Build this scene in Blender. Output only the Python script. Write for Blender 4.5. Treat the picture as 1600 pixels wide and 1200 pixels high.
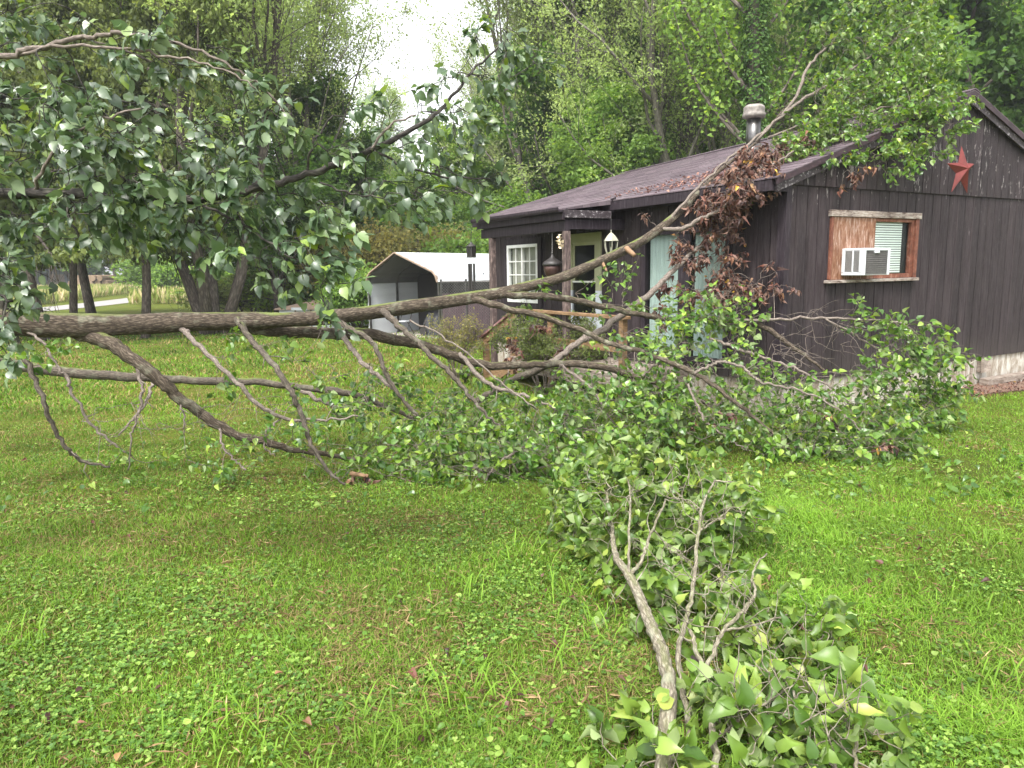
import bpy, math, random
import numpy as np

for o in list(bpy.data.objects): bpy.data.objects.remove(o)
SC = bpy.context.scene
COL = SC.collection
RNG = np.random.default_rng(7)
random.seed(7)
R = math.radians

# ------------------------------------------------------------------ camera
F_PX, EYE, HY, SLOPE = 1150.0, 1.7, 421.0, 0.0158      # photo is 1600 px wide
_p = math.atan((600 - HY) / F_PX); _th = math.atan(SLOPE)
FW = np.array([0, math.cos(_p), -math.sin(_p)])
_u0 = np.array([0, math.sin(_p), math.cos(_p)]); _r0 = np.array([1., 0, 0])
RT = _r0 * math.cos(_th) - _u0 * math.sin(_th)
UP = _u0 * math.cos(_th) + _r0 * math.sin(_th)
EYEP = np.array([0, 0, EYE])
cam_d = bpy.data.cameras.new('camera'); cam = bpy.data.objects.new('camera', cam_d); COL.objects.link(cam)
cam_d.lens = 36 * F_PX / 1600; cam_d.sensor_width = 36; cam_d.clip_start = 0.05; cam_d.clip_end = 3000
from mathutils import Matrix, Vector
cam.matrix_world = Matrix(((RT[0], UP[0], -FW[0], 0), (RT[1], UP[1], -FW[1], 0), (RT[2], UP[2], -FW[2], EYE), (0, 0, 0, 1)))
SC.camera = cam

# ------------------------------------------------------------------ sky, sun, exposure
SUN_EL, SUN_AZ = 58, 200       # high sun veiled by cloud, a little behind the camera to the left
w = bpy.data.worlds.new('World'); SC.world = w; w.use_nodes = True
nt = w.node_tree; nt.nodes.clear()
sky = nt.nodes.new('ShaderNodeTexSky'); sky.sky_type = 'NISHITA'; sky.sun_disc = False
sky.sun_elevation = R(SUN_EL); sky.sun_rotation = R(SUN_AZ); sky.air_density = 1.0; sky.dust_density = 3.0
hsv = nt.nodes.new('ShaderNodeHueSaturation'); hsv.inputs['Saturation'].default_value = 0.12; hsv.inputs['Value'].default_value = 1.25
tc = nt.nodes.new('ShaderNodeTexCoord'); cn = nt.nodes.new('ShaderNodeTexNoise'); cn.inputs['Scale'].default_value = 3.0; cn.inputs['Detail'].default_value = 4
cr = nt.nodes.new('ShaderNodeMapRange'); cr.inputs['To Min'].default_value = 0.8; cr.inputs['To Max'].default_value = 1.15
mul = nt.nodes.new('ShaderNodeVectorMath'); mul.operation = 'SCALE'
bg = nt.nodes.new('ShaderNodeBackground'); bg.inputs['Strength'].default_value = 0.125
wo = nt.nodes.new('ShaderNodeOutputWorld')
L = nt.links.new
L(sky.outputs[0], hsv.inputs['Color']); L(tc.outputs['Generated'], cn.inputs['Vector']); L(cn.outputs[0], cr.inputs[0])
L(hsv.outputs[0], mul.inputs[0]); L(cr.outputs[0], mul.inputs['Scale']); L(mul.outputs[0], bg.inputs['Color']); L(bg.outputs[0], wo.inputs[0])
sd = bpy.data.lights.new('sun', 'SUN'); sd.energy = 1.5; sd.angle = R(11); sd.color = (1, 0.965, 0.9)
so = bpy.data.objects.new('sun', sd); COL.objects.link(so)
_sv = Vector((math.cos(R(SUN_EL)) * math.sin(R(SUN_AZ)), math.cos(R(SUN_EL)) * math.cos(R(SUN_AZ)), math.sin(R(SUN_EL))))
so.rotation_euler = _sv.to_track_quat('Z', 'Y').to_euler()
SC.view_settings.view_transform = 'Standard'; SC.view_settings.look = 'None'; SC.view_settings.gamma = 1
SC.view_settings.exposure = 1.8

# ------------------------------------------------------------------ measuring helpers
def ray(x, y): return FW * F_PX + RT * (x - 800) - UP * (y - 600)
def P(x, y, Y): d = ray(x, y); return EYEP + d * Y / d[1]
def Gd(x, y, z=-0.1): d = ray(x, y); return EYEP + d * (z - EYE) / d[2]
def gz(x, y):
    """ground height"""
    x = np.asarray(x, float); y = np.asarray(y, float)
    s = np.clip((y - 2.5) / 6.0, 0, 1); s = s * s * (3 - 2 * s)
    n = 0.022 * np.sin(x * 1.3 + 0.7 * y) * np.sin(y * 0.9 - 0.4 * x) + 0.012 * np.sin(3.1 * x + 1.0) * np.cos(2.7 * y)
    fade = np.clip((30 - y) / 20, 0, 1)
    return -0.10 * s + n * fade * np.clip(s * 0 + 1, 0, 1) * 0.8

# ------------------------------------------------------------------ mesh helpers
def link(o, parent=None):
    COL.objects.link(o)
    if parent is not None: o.parent = parent
    return o
def tag(o, label=None, cat=None, group=None, kind=None):
    if label: o['label'] = label
    if cat: o['category'] = cat
    if group: o['group'] = group
    if kind: o['kind'] = kind
    return o
def empty(name, loc=(0, 0, 0), rz=0.0, label=None, cat=None, group=None):
    o = bpy.data.objects.new(name, None); o.location = loc; o.rotation_euler = (0, 0, rz); o.empty_display_size = 0.2
    link(o); return tag(o, label, cat, group)
def nmesh(name, verts, faces, mats, parent=None, smooth=False, attrs=None):
    """verts (N,3); faces list of (M,k) int arrays"""
    me = bpy.data.meshes.new(name)
    verts = np.asarray(verts, np.float32)
    faces = [np.asarray(f, np.int32) for f in faces if len(f)]
    me.vertices.add(len(verts)); me.vertices.foreach_set('co', verts.ravel())
    nl = sum(f.size for f in faces); nf = sum(len(f) for f in faces)
    me.loops.add(nl); me.polygons.add(nf)
    me.loops.foreach_set('vertex_index', np.concatenate([f.ravel() for f in faces]))
    tot = np.concatenate([np.full(len(f), f.shape[1], np.int32) for f in faces])
    st = np.concatenate([[0], np.cumsum(tot)[:-1]]).astype(np.int32)
    me.polygons.foreach_set('loop_start', st); me.polygons.foreach_set('loop_total', tot)
    me.polygons.foreach_set('use_smooth', np.full(nf, smooth, bool))
    for k, (typ, dom, arr) in (attrs or {}).items():
        a = me.attributes.new(k, typ, dom)
        a.data.foreach_set('vector' if typ == 'FLOAT_VECTOR' else 'value', np.asarray(arr, np.float32).ravel())
    me.update(calc_edges=True)
    for m in (mats if isinstance(mats, (list, tuple)) else [mats]): me.materials.append(m)
    o = bpy.data.objects.new(name, me)
    return link(o, parent)

class MB:
    """collects boxes, prisms, tubes, lathes into one mesh"""
    def __init__(s): s.v = []; s.f = {}; s.n = 0
    def add(s, v, fs):
        v = np.asarray(v, float)
        for f in fs:
            s.f.setdefault(len(f), []).append([i + s.n for i in f])
        s.v.append(v); s.n += len(v); return s
    def box(s, a, b):
        x0, y0, z0 = a; x1, y1, z1 = b
        v = [(x0, y0, z0), (x1, y0, z0), (x1, y1, z0), (x0, y1, z0), (x0, y0, z1), (x1, y0, z1), (x1, y1, z1), (x0, y1, z1)]
        return s.add(v, [(0, 3, 2, 1), (4, 5, 6, 7), (0, 1, 5, 4), (1, 2, 6, 5), (2, 3, 7, 6), (3, 0, 4, 7)])
    def hexa(s, v): return s.add(v, [(0, 3, 2, 1), (4, 5, 6, 7), (0, 1, 5, 4), (1, 2, 6, 5), (2, 3, 7, 6), (3, 0, 4, 7)])
    def bar(s, p, q, w, h, up=(0, 0, 1)):
        p = np.array(p, float); q = np.array(q, float); d = q - p; d /= np.linalg.norm(d)
        sx = np.cross(d, up); sx /= np.linalg.norm(sx); u = np.cross(sx, d)
        v = []
        for c in (p, q):
            for a, b in ((-1, -1), (1, -1), (1, 1), (-1, 1)): v.append(c + sx * a * w / 2 + u * b * h / 2)
        return s.add(v, [(3, 2, 1, 0), (4, 5, 6, 7), (0, 1, 5, 4), (1, 2, 6, 5), (2, 3, 7, 6), (3, 0, 4, 7)])
    def tube(s, pts, rad, n=8):
        v, q, c, _ = tube_arrays([(np.array(pts, float), np.broadcast_to(np.asarray(rad, float), (len(pts),)).copy(), n, False)])
        fs = [list(map(int, x)) for x in q] + [list(map(int, x)) for cc in c for x in cc]
        return s.add(v, fs)
    def lathe(s, prof, c=(0, 0, 0), n=16):
        v = []; fs = []
        for r, z in prof:
            for k in range(n):
                a = 2 * math.pi * k / n; v.append((c[0] + r * math.cos(a), c[1] + r * math.sin(a), c[2] + z))
        for i in range(len(prof) - 1):
            for k in range(n):
                fs.append((i * n + k, i * n + (k + 1) % n, (i + 1) * n + (k + 1) % n, (i + 1) * n + k))
        fs.append(tuple(range(n))[::-1]); fs.append(tuple(range((len(prof) - 1) * n, len(prof) * n)))
        return s.add(v, fs)
    def build(s, name, mat, parent=None, smooth=False):
        o = nmesh(name, np.concatenate(s.v), [np.array(x) for x in s.f.values()], mat, parent, smooth)
        return o
def bevel(o, w=0.006, seg=2):
    m = o.modifiers.new('bevel', 'BEVEL'); m.width = w; m.segments = seg; m.limit_method = 'ANGLE'; return o

def catmull(pts, per=6):
    pts = np.asarray(pts, float)
    if len(pts) < 3: 
        t = np.linspace(0, 1, per + 1)[:, None]; return pts[0] * (1 - t) + pts[-1] * t
    p = np.vstack([2 * pts[0] - pts[1], pts, 2 * pts[-1] - pts[-2]]); out = []
    for i in range(len(pts) - 1):
        a, b, c, d = p[i], p[i + 1], p[i + 2], p[i + 3]
        for t in np.linspace(0, 1, per, endpoint=False):
            out.append(0.5 * ((2 * b) + (-a + c) * t + (2 * a - 5 * b + 4 * c - d) * t * t + (-a + 3 * b - 3 * c + d) * t ** 3))
    out.append(pts[-1]); return np.array(out)

def tube_arrays(segs):
    """segs: (pts (K,3), radii (K,), sides, rough). returns verts, quads, caps, bark coords"""
    V = []; Q = []; CAP = []; BK = []; n0 = 0
    for pts, rad, n, rough in segs:
        K = len(pts)
        d = np.gradient(pts, axis=0); d /= (np.linalg.norm(d, axis=1, keepdims=True) + 1e-9)
        u = np.zeros_like(pts); ref = np.array([0, 0, 1.]) if abs(d[0][2]) < .9 else np.array([1., 0, 0])
        cur = np.cross(d[0], ref); cur /= np.linalg.norm(cur)
        for i in range(K):
            cur = cur - d[i] * (cur @ d[i]); cur /= (np.linalg.norm(cur) + 1e-9); u[i] = cur
        v = np.cross(d, u)
        a = np.arange(n) * 2 * math.pi / n
        rr = rad[:, None] * np.ones(n)[None, :]
        Ls = np.concatenate([[0], np.cumsum(np.linalg.norm(np.diff(pts, axis=0), axis=1))])
        if rough:
            ph = RNG.uniform(0, 6.28, 6)
            rr = rr * (1 + rough * (0.5 * np.sin(3 * a[None, :] + ph[0] + Ls[:, None] * 2.1) + 0.35 * np.sin(5 * a[None, :] + ph[1] - Ls[:, None] * 3.7)
                                + 0.4 * np.sin(Ls[:, None] * 9 + ph[2]) + 0.5 * RNG.standard_normal(rr.shape) * .5))
        X = pts[:, None, :] + u[:, None, :] * (np.cos(a)[None, :, None] * rr[..., None]) + v[:, None, :] * (np.sin(a)[None, :, None] * rr[..., None])
        V.append(X.reshape(-1, 3))
        BK.append(np.stack([np.cos(a)[None, :] * rad[:, None], np.sin(a)[None, :] * rad[:, None], np.broadcast_to(Ls[:, None], (K, n)) + RNG.uniform(0, 50)], -1).reshape(-1, 3))
        i = np.arange(K - 1)[:, None] * n; k = np.arange(n)[None, :]; k2 = (k + 1) % n
        Q.append((np.stack([i + k, i + k2, i + n + k2, i + n + k], -1).reshape(-1, 4)) + n0)
        CAP.append([np.arange(n)[::-1] + n0, np.arange(n) + (K - 1) * n + n0])
        n0 += K * n
    return np.concatenate(V), np.concatenate(Q), CAP, np.concatenate(BK)
def tubes(name, segs, mat, parent=None):
    v, q, caps, bk = tube_arrays(segs)
    by = {}
    for c in caps:
        for x in c: by.setdefault(len(x), []).append(x)
    return nmesh(name, v, [q] + [np.array(x) for x in by.values()], mat, parent, True, {'bk': ('FLOAT_VECTOR', 'POINT', bk)})

def unit(v): return v / (np.linalg.norm(v, axis=-1, keepdims=True) + 1e-9)

# leaf templates: (verts, [faces by size])
def leaf_tpl(w=.40, fold=.35, curl=.25, serr=0):
    x = np.array([0, .36, .74, 1.12]); sx = np.array([.06, .34, .72]); sy = np.array([.66, 1.06, .74]) * w
    m = [(a, 0, -curl * a * a) for a in x]
    l = [(a, b, fold * b - curl * a * a) for a, b in zip(sx, sy)]; r = [(a, -b, fold * b - curl * a * a) for a, b in zip(sx, sy)]
    v = np.array(m + l + r + [(-.45, .012, .06), (-.45, -.012, .06)])
    q = [(0, 1, 5, 4), (1, 2, 6, 5), (0, 7, 8, 1), (1, 8, 9, 2)]
    t = [(2, 3, 6), (2, 9, 3), (10, 11, 0)]
    return v, [np.array(q), np.array(t)]
def leaf_fine(w=.42, fold=.28, curl=.22, wave=.05):
    x = np.array([0, .2, .45, .7, .9, 1.12]); sx = np.array([-.04, .10, .36, .64, .87]); sy = np.array([.50, .90, 1.06, .90, .44]) * w
    m = [(a, 0, -curl * a * a) for a in x]; l = []; r = []
    for k, (a, b) in enumerate(zip(sx, sy)):
        wv = wave * (1 if k % 2 else -1)
        l.append((a, b, fold * b - curl * a * a + wv * .6)); r.append((a, -b, fold * b - curl * a * a - wv * .6))
    v = np.array(m + l + r + [(-.5, .011, .08), (-.5, -.011, .08), (0, -.014, 0), (0, .014, 0)])
    q = []; t = [(0, 7, 6), (0, 11, 12), (0, 1, 7), (0, 12, 1)]
    for k in range(1, 4): q.append((k, k + 1, 7 + k, 6 + k)); q.append((k, 11 + k, 12 + k, k + 1))
    q += [(16, 17, 18, 19)]; t += [(4, 5, 10), (4, 15, 5)]
    return v, [np.array(q), np.array(t)]
def far_tpl(w=.42, fold=.3):
    v = np.array([(0, 0, 0), (.45, w, fold * w), (1, 0, -.1), (.45, -w, fold * w)])
    return v, [np.array([(0, 2, 1), (0, 3, 2)])]
def rosette_tpl():
    """three rounded leaflets like clover"""
    v = []; f = []
    for k in range(3):
        a0 = k * 2.094; c = np.array([math.cos(a0), math.sin(a0)]) * .5
        b = len(v)
        for j in range(6):
            a = a0 + j * math.pi / 3; v.append((c[0] + .46 * math.cos(a), c[1] + .46 * math.sin(a), .12 + .1 * math.cos(a - a0)))
        f.append(tuple(range(b, b + 6)))
    return np.array(v), [np.array(f)]
def scatter(name, tpl, pos, ax, nrm, size, mat, parent=None, var=None, smooth=False, wvar=0.18, shade=None):
    tv, tf = tpl; N = len(pos)
    ax = unit(ax); y = unit(np.cross(nrm, ax)); z = np.cross(ax, y)
    size = np.broadcast_to(size, (N,))
    wv = size * (1 + RNG.uniform(-wvar, wvar, N)); cz = size * RNG.uniform(.3, 1.7, N)
    V = pos[:, None, :] + ax[:, None, :] * (tv[None, :, 0:1] * size[:, None, None]) + y[:, None, :] * (tv[None, :, 1:2] * wv[:, None, None]) + z[:, None, :] * (tv[None, :, 2:3] * cz[:, None, None])
    off = (np.arange(N) * len(tv))[:, None, None]
    faces = [(f[None] + off).reshape(-1, f.shape[1]) for f in tf]
    rnd = RNG.random(N) ** 1.25 if var is None else np.asarray(var)
    at = np.concatenate([np.repeat(rnd, len(f)) for f in tf])
    return nmesh(name, V.reshape(-1, 3), faces, mat, parent, smooth, {'rnd': ('FLOAT', 'FACE', at)})

# ------------------------------------------------------------------ materials
def newmat(name):
    m = bpy.data.materials.new(name); m.use_nodes = True; t = m.node_tree; t.nodes.clear()
    b = t.nodes.new('ShaderNodeBsdfPrincipled'); o = t.nodes.new('ShaderNodeOutputMaterial'); t.links.new(b.outputs[0], o.inputs[0])
    return m, t, b, o
def N_(t, typ, **kw):
    n = t.nodes.new(typ)
    for k, v in kw.items():
        if k in n.inputs: n.inputs[k].default_value = v
        else: setattr(n, k, v)
    return n
def ramp(t, stops, interp='LINEAR'):
    r = t.nodes.new('ShaderNodeValToRGB'); r.color_ramp.interpolation = interp
    e = r.color_ramp.elements
    while len(e) < len(stops): e.new(0.5)
    for x, (p, c) in zip(e, stops): x.position = p; x.color = (*c, 1) if len(c) == 3 else c
    return r
def mapped(t, scale=(1, 1, 1), src='Object', rot=(0, 0, 0)):
    tc = t.nodes.new('ShaderNodeTexCoord'); mp = t.nodes.new('ShaderNodeMapping'); mp.inputs['Scale'].default_value = scale; mp.inputs['Rotation'].default_value = rot
    t.links.new(tc.outputs[src], mp.inputs[0]); return mp.outputs[0]
def mixc(t, fac, a, b, blend='MIX'):
    m = t.nodes.new('ShaderNodeMix'); m.data_type = 'RGBA'; m.blend_type = blend
    for s, v in ((m.inputs[0], fac), (m.inputs[6], a), (m.inputs[7], b)):
        if hasattr(v, 'is_output') or isinstance(v, bpy.types.NodeSocket): t.links.new(v, s)
        else: s.default_value = v if not isinstance(v, tuple) or len(v) == 4 else (*v, 1)
    return m.outputs[2]
def simple(name, c1, c2=None, rough=.6, scale=12, bump=0.15, metal=0, stretch=(1, 1, 1), spec=.5):
    m, t, b, o = newmat(name)
    c2 = c2 or tuple(x * .7 for x in c1)
    v = mapped(t, stretch); n = N_(t, 'ShaderNodeTexNoise', Scale=scale, Detail=6, Roughness=.65); t.links.new(v, n.inputs[0])
    r = ramp(t, [(.3, c2), (.7, c1)]); t.links.new(n.outputs[0], r.inputs[0]); t.links.new(r.outputs[0], b.inputs['Base Color'])
    b.inputs['Roughness'].default_value = rough; b.inputs['Metallic'].default_value = metal; b.inputs['Specular IOR Level'].default_value = spec
    if bump:
        bp = N_(t, 'ShaderNodeBump', Strength=bump, Distance=.01); t.links.new(n.outputs[0], bp.inputs['Height']); t.links.new(bp.outputs[0], b.inputs['Normal'])
    return m
def leafmat(name, stops, under, rough=.38, transl=.3, spec=.5, undermix=.8, patch=None):
    m, t, b, o = newmat(name)
    a = N_(t, 'ShaderNodeAttribute', attribute_name='rnd')
    r = ramp(t, stops); t.links.new(a.outputs['Fac'], r.inputs[0]); col = r.outputs[0]
    n = N_(t, 'ShaderNodeTexNoise', Scale=patch or 2.0, Detail=3); t.links.new(mapped(t), n.inputs[0])
    h = N_(t, 'ShaderNodeHueSaturation'); mr = N_(t, 'ShaderNodeMapRange'); mr.inputs['From Min'].default_value = .3; mr.inputs['From Max'].default_value = .7
    mr.inputs['To Min'].default_value = .7; mr.inputs['To Max'].default_value = 1.3
    t.links.new(n.outputs[0], mr.inputs[0]); t.links.new(mr.outputs[0], h.inputs['Value']); t.links.new(col, h.inputs['Color']); col = h.outputs[0]
    g = N_(t, 'ShaderNodeNewGeometry'); um = N_(t, 'ShaderNodeMath', operation='MULTIPLY'); t.links.new(g.outputs['Backfacing'], um.inputs[0]); um.inputs[1].default_value = undermix
    c = mixc(t, um.outputs[0], col, under)
    t.links.new(c, b.inputs['Base Color']); b.inputs['Specular IOR Level'].default_value = spec
    rr = N_(t, 'ShaderNodeMapRange'); rr.inputs['To Min'].default_value = rough; rr.inputs['To Max'].default_value = min(rough + .35, .9); t.links.new(g.outputs['Backfacing'], rr.inputs[0]); t.links.new(rr.outputs[0], b.inputs['Roughness'])
    tr = N_(t, 'ShaderNodeBsdfTranslucent'); h2 = N_(t, 'ShaderNodeHueSaturation', Hue=.485, Saturation=1.15, Value=1.6); t.links.new(col, h2.inputs['Color']); t.links.new(h2.outputs[0], tr.inputs[0])
    mx = N_(t, 'ShaderNodeMixShader'); mx.inputs[0].default_value = transl
    t.links.new(b.outputs[0], mx.inputs[1]); t.links.new(tr.outputs[0], mx.inputs[2]); t.links.new(mx.outputs[0], o.inputs[0])
    return m
def barkmat(name, dark, light, scale=1.0, moss=0.0, bump=.6, lichen=.25):
    m, t, b, o = newmat(name)
    a = N_(t, 'ShaderNodeAttribute', attribute_name='bk')
    mp = N_(t, 'ShaderNodeMapping'); mp.inputs['Scale'].default_value = (1, 1, .24); t.links.new(a.outputs['Vector'], mp.inputs[0])
    n1 = N_(t, 'ShaderNodeTexNoise', Scale=80 * scale, Detail=10, Roughness=.75, Distortion=.4); t.links.new(mp.outputs[0], n1.inputs[0])
    vo = N_(t, 'ShaderNodeTexVoronoi', Scale=60 * scale); vo.feature = 'DISTANCE_TO_EDGE'; t.links.new(mp.outputs[0], vo.inputs[0])
    n2 = N_(t, 'ShaderNodeTexNoise', Scale=9 * scale, Detail=4); t.links.new(a.outputs['Vector'], n2.inputs[0])
    ad = N_(t, 'ShaderNodeMath', operation='ADD'); t.links.new(n1.outputs[0], ad.inputs[0])
    mr = N_(t, 'ShaderNodeMapRange'); mr.inputs['From Max'].default_value = .25; mr.inputs['To Min'].default_value = -.12; mr.inputs['To Max'].default_value = .05; t.links.new(vo.outputs[0], mr.inputs[0]); t.links.new(mr.outputs[0], ad.inputs[1])
    r = ramp(t, [(.25, tuple(x * .35 for x in dark)), (.48, dark), (.72, light)]); t.links.new(ad.outputs[0], r.inputs[0])
    c = r.outputs[0]
    r2 = ramp(t, [(.56, (0, 0, 0)), (.68, (1, 1, 1))]); t.links.new(n2.outputs[0], r2.inputs[0])
    li = N_(t, 'ShaderNodeMath', operation='MULTIPLY'); t.links.new(r2.outputs[0], li.inputs[0]); li.inputs[1].default_value = lichen
    c = mixc(t, li.outputs[0], c, (.32, .33, .24, 1))
    if moss:
        g = N_(t, 'ShaderNodeNewGeometry'); sx = N_(t, 'ShaderNodeSeparateXYZ'); t.links.new(g.outputs['Normal'], sx.inputs[0])
        n3 = N_(t, 'ShaderNodeTexNoise', Scale=3.0, Detail=5); t.links.new(a.outputs['Vector'], n3.inputs[0])
        mm = N_(t, 'ShaderNodeMath', operation='MULTIPLY'); t.links.new(sx.outputs['Z'], mm.inputs[0]); t.links.new(n3.outputs[0], mm.inputs[1])
        r3 = ramp(t, [(.42, (0, 0, 0)), (.56, (moss,) * 3)]); t.links.new(mm.outputs[0], r3.inputs[0])
        c = mixc(t, r3.outputs[0], c, (.13, .17, .035, 1))
    t.links.new(c, b.inputs['Base Color']); b.inputs['Roughness'].default_value = .85; b.inputs['Specular IOR Level'].default_value = .25
    bp = N_(t, 'ShaderNodeBump', Strength=bump, Distance=.012); t.links.new(ad.outputs[0], bp.inputs['Height']); t.links.new(bp.outputs[0], b.inputs['Normal'])
    return m

M = {}
M['bark'] = barkmat('pear bark', (.07, .053, .038), (.225, .185, .14), 1, moss=.75, bump=1.0, lichen=.35)
M['bark_limb'] = barkmat('pear limb bark', (.085, .07, .055), (.17, .14, .11), 1.2, moss=.6)
M['twig'] = barkmat('twig bark', (.16, .13, .11), (.30, .26, .22), 1.5, bump=.3, lichen=.1)
M['bark_dark'] = barkmat('dark limb bark', (.045, .04, .036), (.13, .115, .10), 1)  # dark brown bark of the overhanging limbs
M['bark_cut'] = barkmat('cut limb bark', (.19, .165, .12), (.43, .39, .31), 1.3, moss=.3, lichen=.55)
M['bark_far'] = barkmat('wood trunk bark', (.10, .082, .07), (.23, .195, .165), .25, lichen=.1)
M['bark_grey'] = barkmat('grey trunk bark', (.15, .135, .115), (.30, .27, .24), .3, lichen=.2)
M['leaf'] = leafmat('pear leaf', [(0, (.035, .09, .012)), (.45, (.085, .175, .020)), (.8, (.15, .26, .032)), (1, (.28, .37, .06))], (.24, .31, .13, 1), .36, .30, .6)
M['leaf_dark'] = leafmat('dark pear leaf', [(0, (.042, .080, .032)), (.6, (.080, .130, .055)), (.88, (.125, .19, .055)), (1, (.20, .29, .04))], (.20, .27, .14, 1), .40, .25, .9)  # darker, greyer green of the overhanging leaves
M['leaf_cut'] = leafmat('cut branch leaf', [(0, (.05, .11, .014)), (.5, (.12, .20, .028)), (.85, (.19, .28, .05)), (1, (.30, .35, .07))], (.28, .36, .15, 1), .42, .28, .5, undermix=.85, patch=9.0)
M['leaf_dead'] = leafmat('dead leaf', [(0, (.03, .013, .010)), (.45, (.075, .030, .021)), (.8, (.15, .062, .042)), (.955, (.26, .14, .07)), (1, (.55, .36, .03))], (.20, .12, .09, 1), .5, .12, .4)
M['leaf_litter'] = leafmat('leaf litter', [(0, (.09, .04, .035)), (.6, (.22, .11, .09)), (1, (.36, .2, .14))], (.24, .15, .13, 1), .6, .1, .3)
def treeleaf(nm, a, b, c, under, patch=.35): return leafmat(nm, [(0, a), (.5, b), (1, c)], under, .5, .48, .3, undermix=.5, patch=patch)
M['wisp'] = treeleaf('willow leaf', (.19, .26, .09), (.28, .37, .12), (.40, .50, .19), (.34, .43, .2, 1))
M['wisp2'] = treeleaf('olive willow leaf', (.17, .22, .09), (.26, .32, .12), (.36, .42, .18), (.32, .38, .2, 1))
M['broad'] = treeleaf('bright broad leaf', (.11, .20, .04), (.18, .30, .06), (.30, .42, .09), (.26, .38, .14, 1))
M['dark'] = treeleaf('dark broad leaf', (.045, .10, .025), (.08, .16, .035), (.14, .24, .05), (.14, .22, .07, 1))
M['cedar'] = treeleaf('olive cedar spray', (.07, .10, .03), (.12, .155, .045), (.18, .22, .065), (.17, .2, .08, 1))
M['yellowish'] = treeleaf('yellowing leaf', (.14, .15, .05), (.22, .22, .07), (.36, .32, .10), (.3, .3, .14, 1))

# ------------------------------------------------------------------ ground
def ground_material():
    m, t, b, o = newmat('lawn soil and thatch')
    v = mapped(t)
    n1 = N_(t, 'ShaderNodeTexNoise', Scale=.55, Detail=5, Roughness=.6); t.links.new(v, n1.inputs[0])
    n2 = N_(t, 'ShaderNodeTexNoise', Scale=45, Detail=8, Roughness=.8); t.links.new(v, n2.inputs[0])
    n3 = N_(t, 'ShaderNodeTexNoise', Scale=3, Detail=6, Roughness=.7); t.links.new(v, n3.inputs[0])
    r1 = ramp(t, [(.36, (.075, .10, .018)), (.52, (.13, .17, .025)), (.68, (.17, .14, .045))]); t.links.new(n1.outputs[0], r1.inputs[0])
    r3 = ramp(t, [(.35, (.07, .10, .018)), (.6, (.15, .20, .03)), (.75, (.20, .16, .07))]); t.links.new(n3.outputs[0], r3.inputs[0])
    c = mixc(t, .5, r1.outputs[0], r3.outputs[0])
    r2 = ramp(t, [(.35, (.32, .28, .25)), (.7, (1.2, 1.15, 1.05))]); t.links.new(n2.outputs[0], r2.inputs[0])
    c = mixc(t, 1.0, c, r2.outputs[0], 'MULTIPLY')
    t.links.new(c, b.inputs['Base Color']); b.inputs['Roughness'].default_value = .95; b.inputs['Specular IOR Level'].default_value = .1
    bp = N_(t, 'ShaderNodeBump', Strength=.8, Distance=.03); t.links.new(n2.outputs[0], bp.inputs['Height']); t.links.new(bp.outputs[0], b.inputs['Normal'])
    return m
M['ground'] = ground_material()
def build_ground():
    xs = np.unique(np.concatenate([np.linspace(-700, -40, 12), np.linspace(-40, 40, 161), np.linspace(40, 700, 12)]))
    ys = np.unique(np.concatenate([np.linspace(-60, -2, 8), np.linspace(-2, 32, 100), np.linspace(32, 900, 30)]))
    X, Y = np.meshgrid(xs, ys); Z = gz(X, Y); nx = len(xs)
    v = np.stack([X, Y, Z], -1).reshape(-1, 3)
    i = (np.arange(len(ys) - 1)[:, None] * nx + np.arange(nx - 1)[None, :]).ravel()
    q = np.stack([i, i + 1, i + nx + 1, i + nx], -1)
    return tag(nmesh('ground', v, [q], M['ground'], None, True), kind='structure')
build_ground()

# house frame ----------------------------------------------------------------
HA = R(30.3); HC = np.array([3.149, 8.570])
US = np.array([math.cos(HA), math.sin(HA)]); UT = np.array([-US[1], US[0]])
def st(x, y): q = np.stack([np.asarray(x) - HC[0], np.asarray(y) - HC[1]], -1); return q @ US, q @ UT
def hw(s, t, z): p = HC + US * s + UT * t; return np.array([p[0], p[1], z])

def value_noise(x, y, sc, seed=0):
    r = np.random.default_rng(seed); g = r.random((64, 64))
    u = np.asarray(x) / sc + 20; v = np.asarray(y) / sc + 20
    i = np.floor(u).astype(int); j = np.floor(v).astype(int); fu = u - i; fv = v - j
    fu = fu * fu * (3 - 2 * fu); fv = fv * fv * (3 - 2 * fv); i %= 64; j %= 64; i2 = (i + 1) % 64; j2 = (j + 1) % 64
    return (g[i, j] * (1 - fu) + g[i2, j] * fu) * (1 - fv) + (g[i, j2] * (1 - fu) + g[i2, j2] * fu) * fv

def sample_ground(n, y0, y1, power, xpad=.4):
    """random points in the camera's wedge and a step either side; denser near"""
    u = RNG.random(n); 
    y = y0 * (y1 / y0) ** (u ** power)
    hw_ = .74 * y + xpad + .35
    x = RNG.uniform(-1, 1, n) * hw_
    s, t = st(x, y)
    ok = ~((s > -.05) & (s < 7.1) & (t > -.02) & (t < 7.2)) & ~((s > -1.15) & (s < 0) & (t > 1.5) & (t < 5.4))
    ok &= ~((s > 3.3) & (s < 7.5) & (t > -.75 - .1 * np.sin(3 * s)) & (t < 0))
    return x[ok], y[ok]

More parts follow.
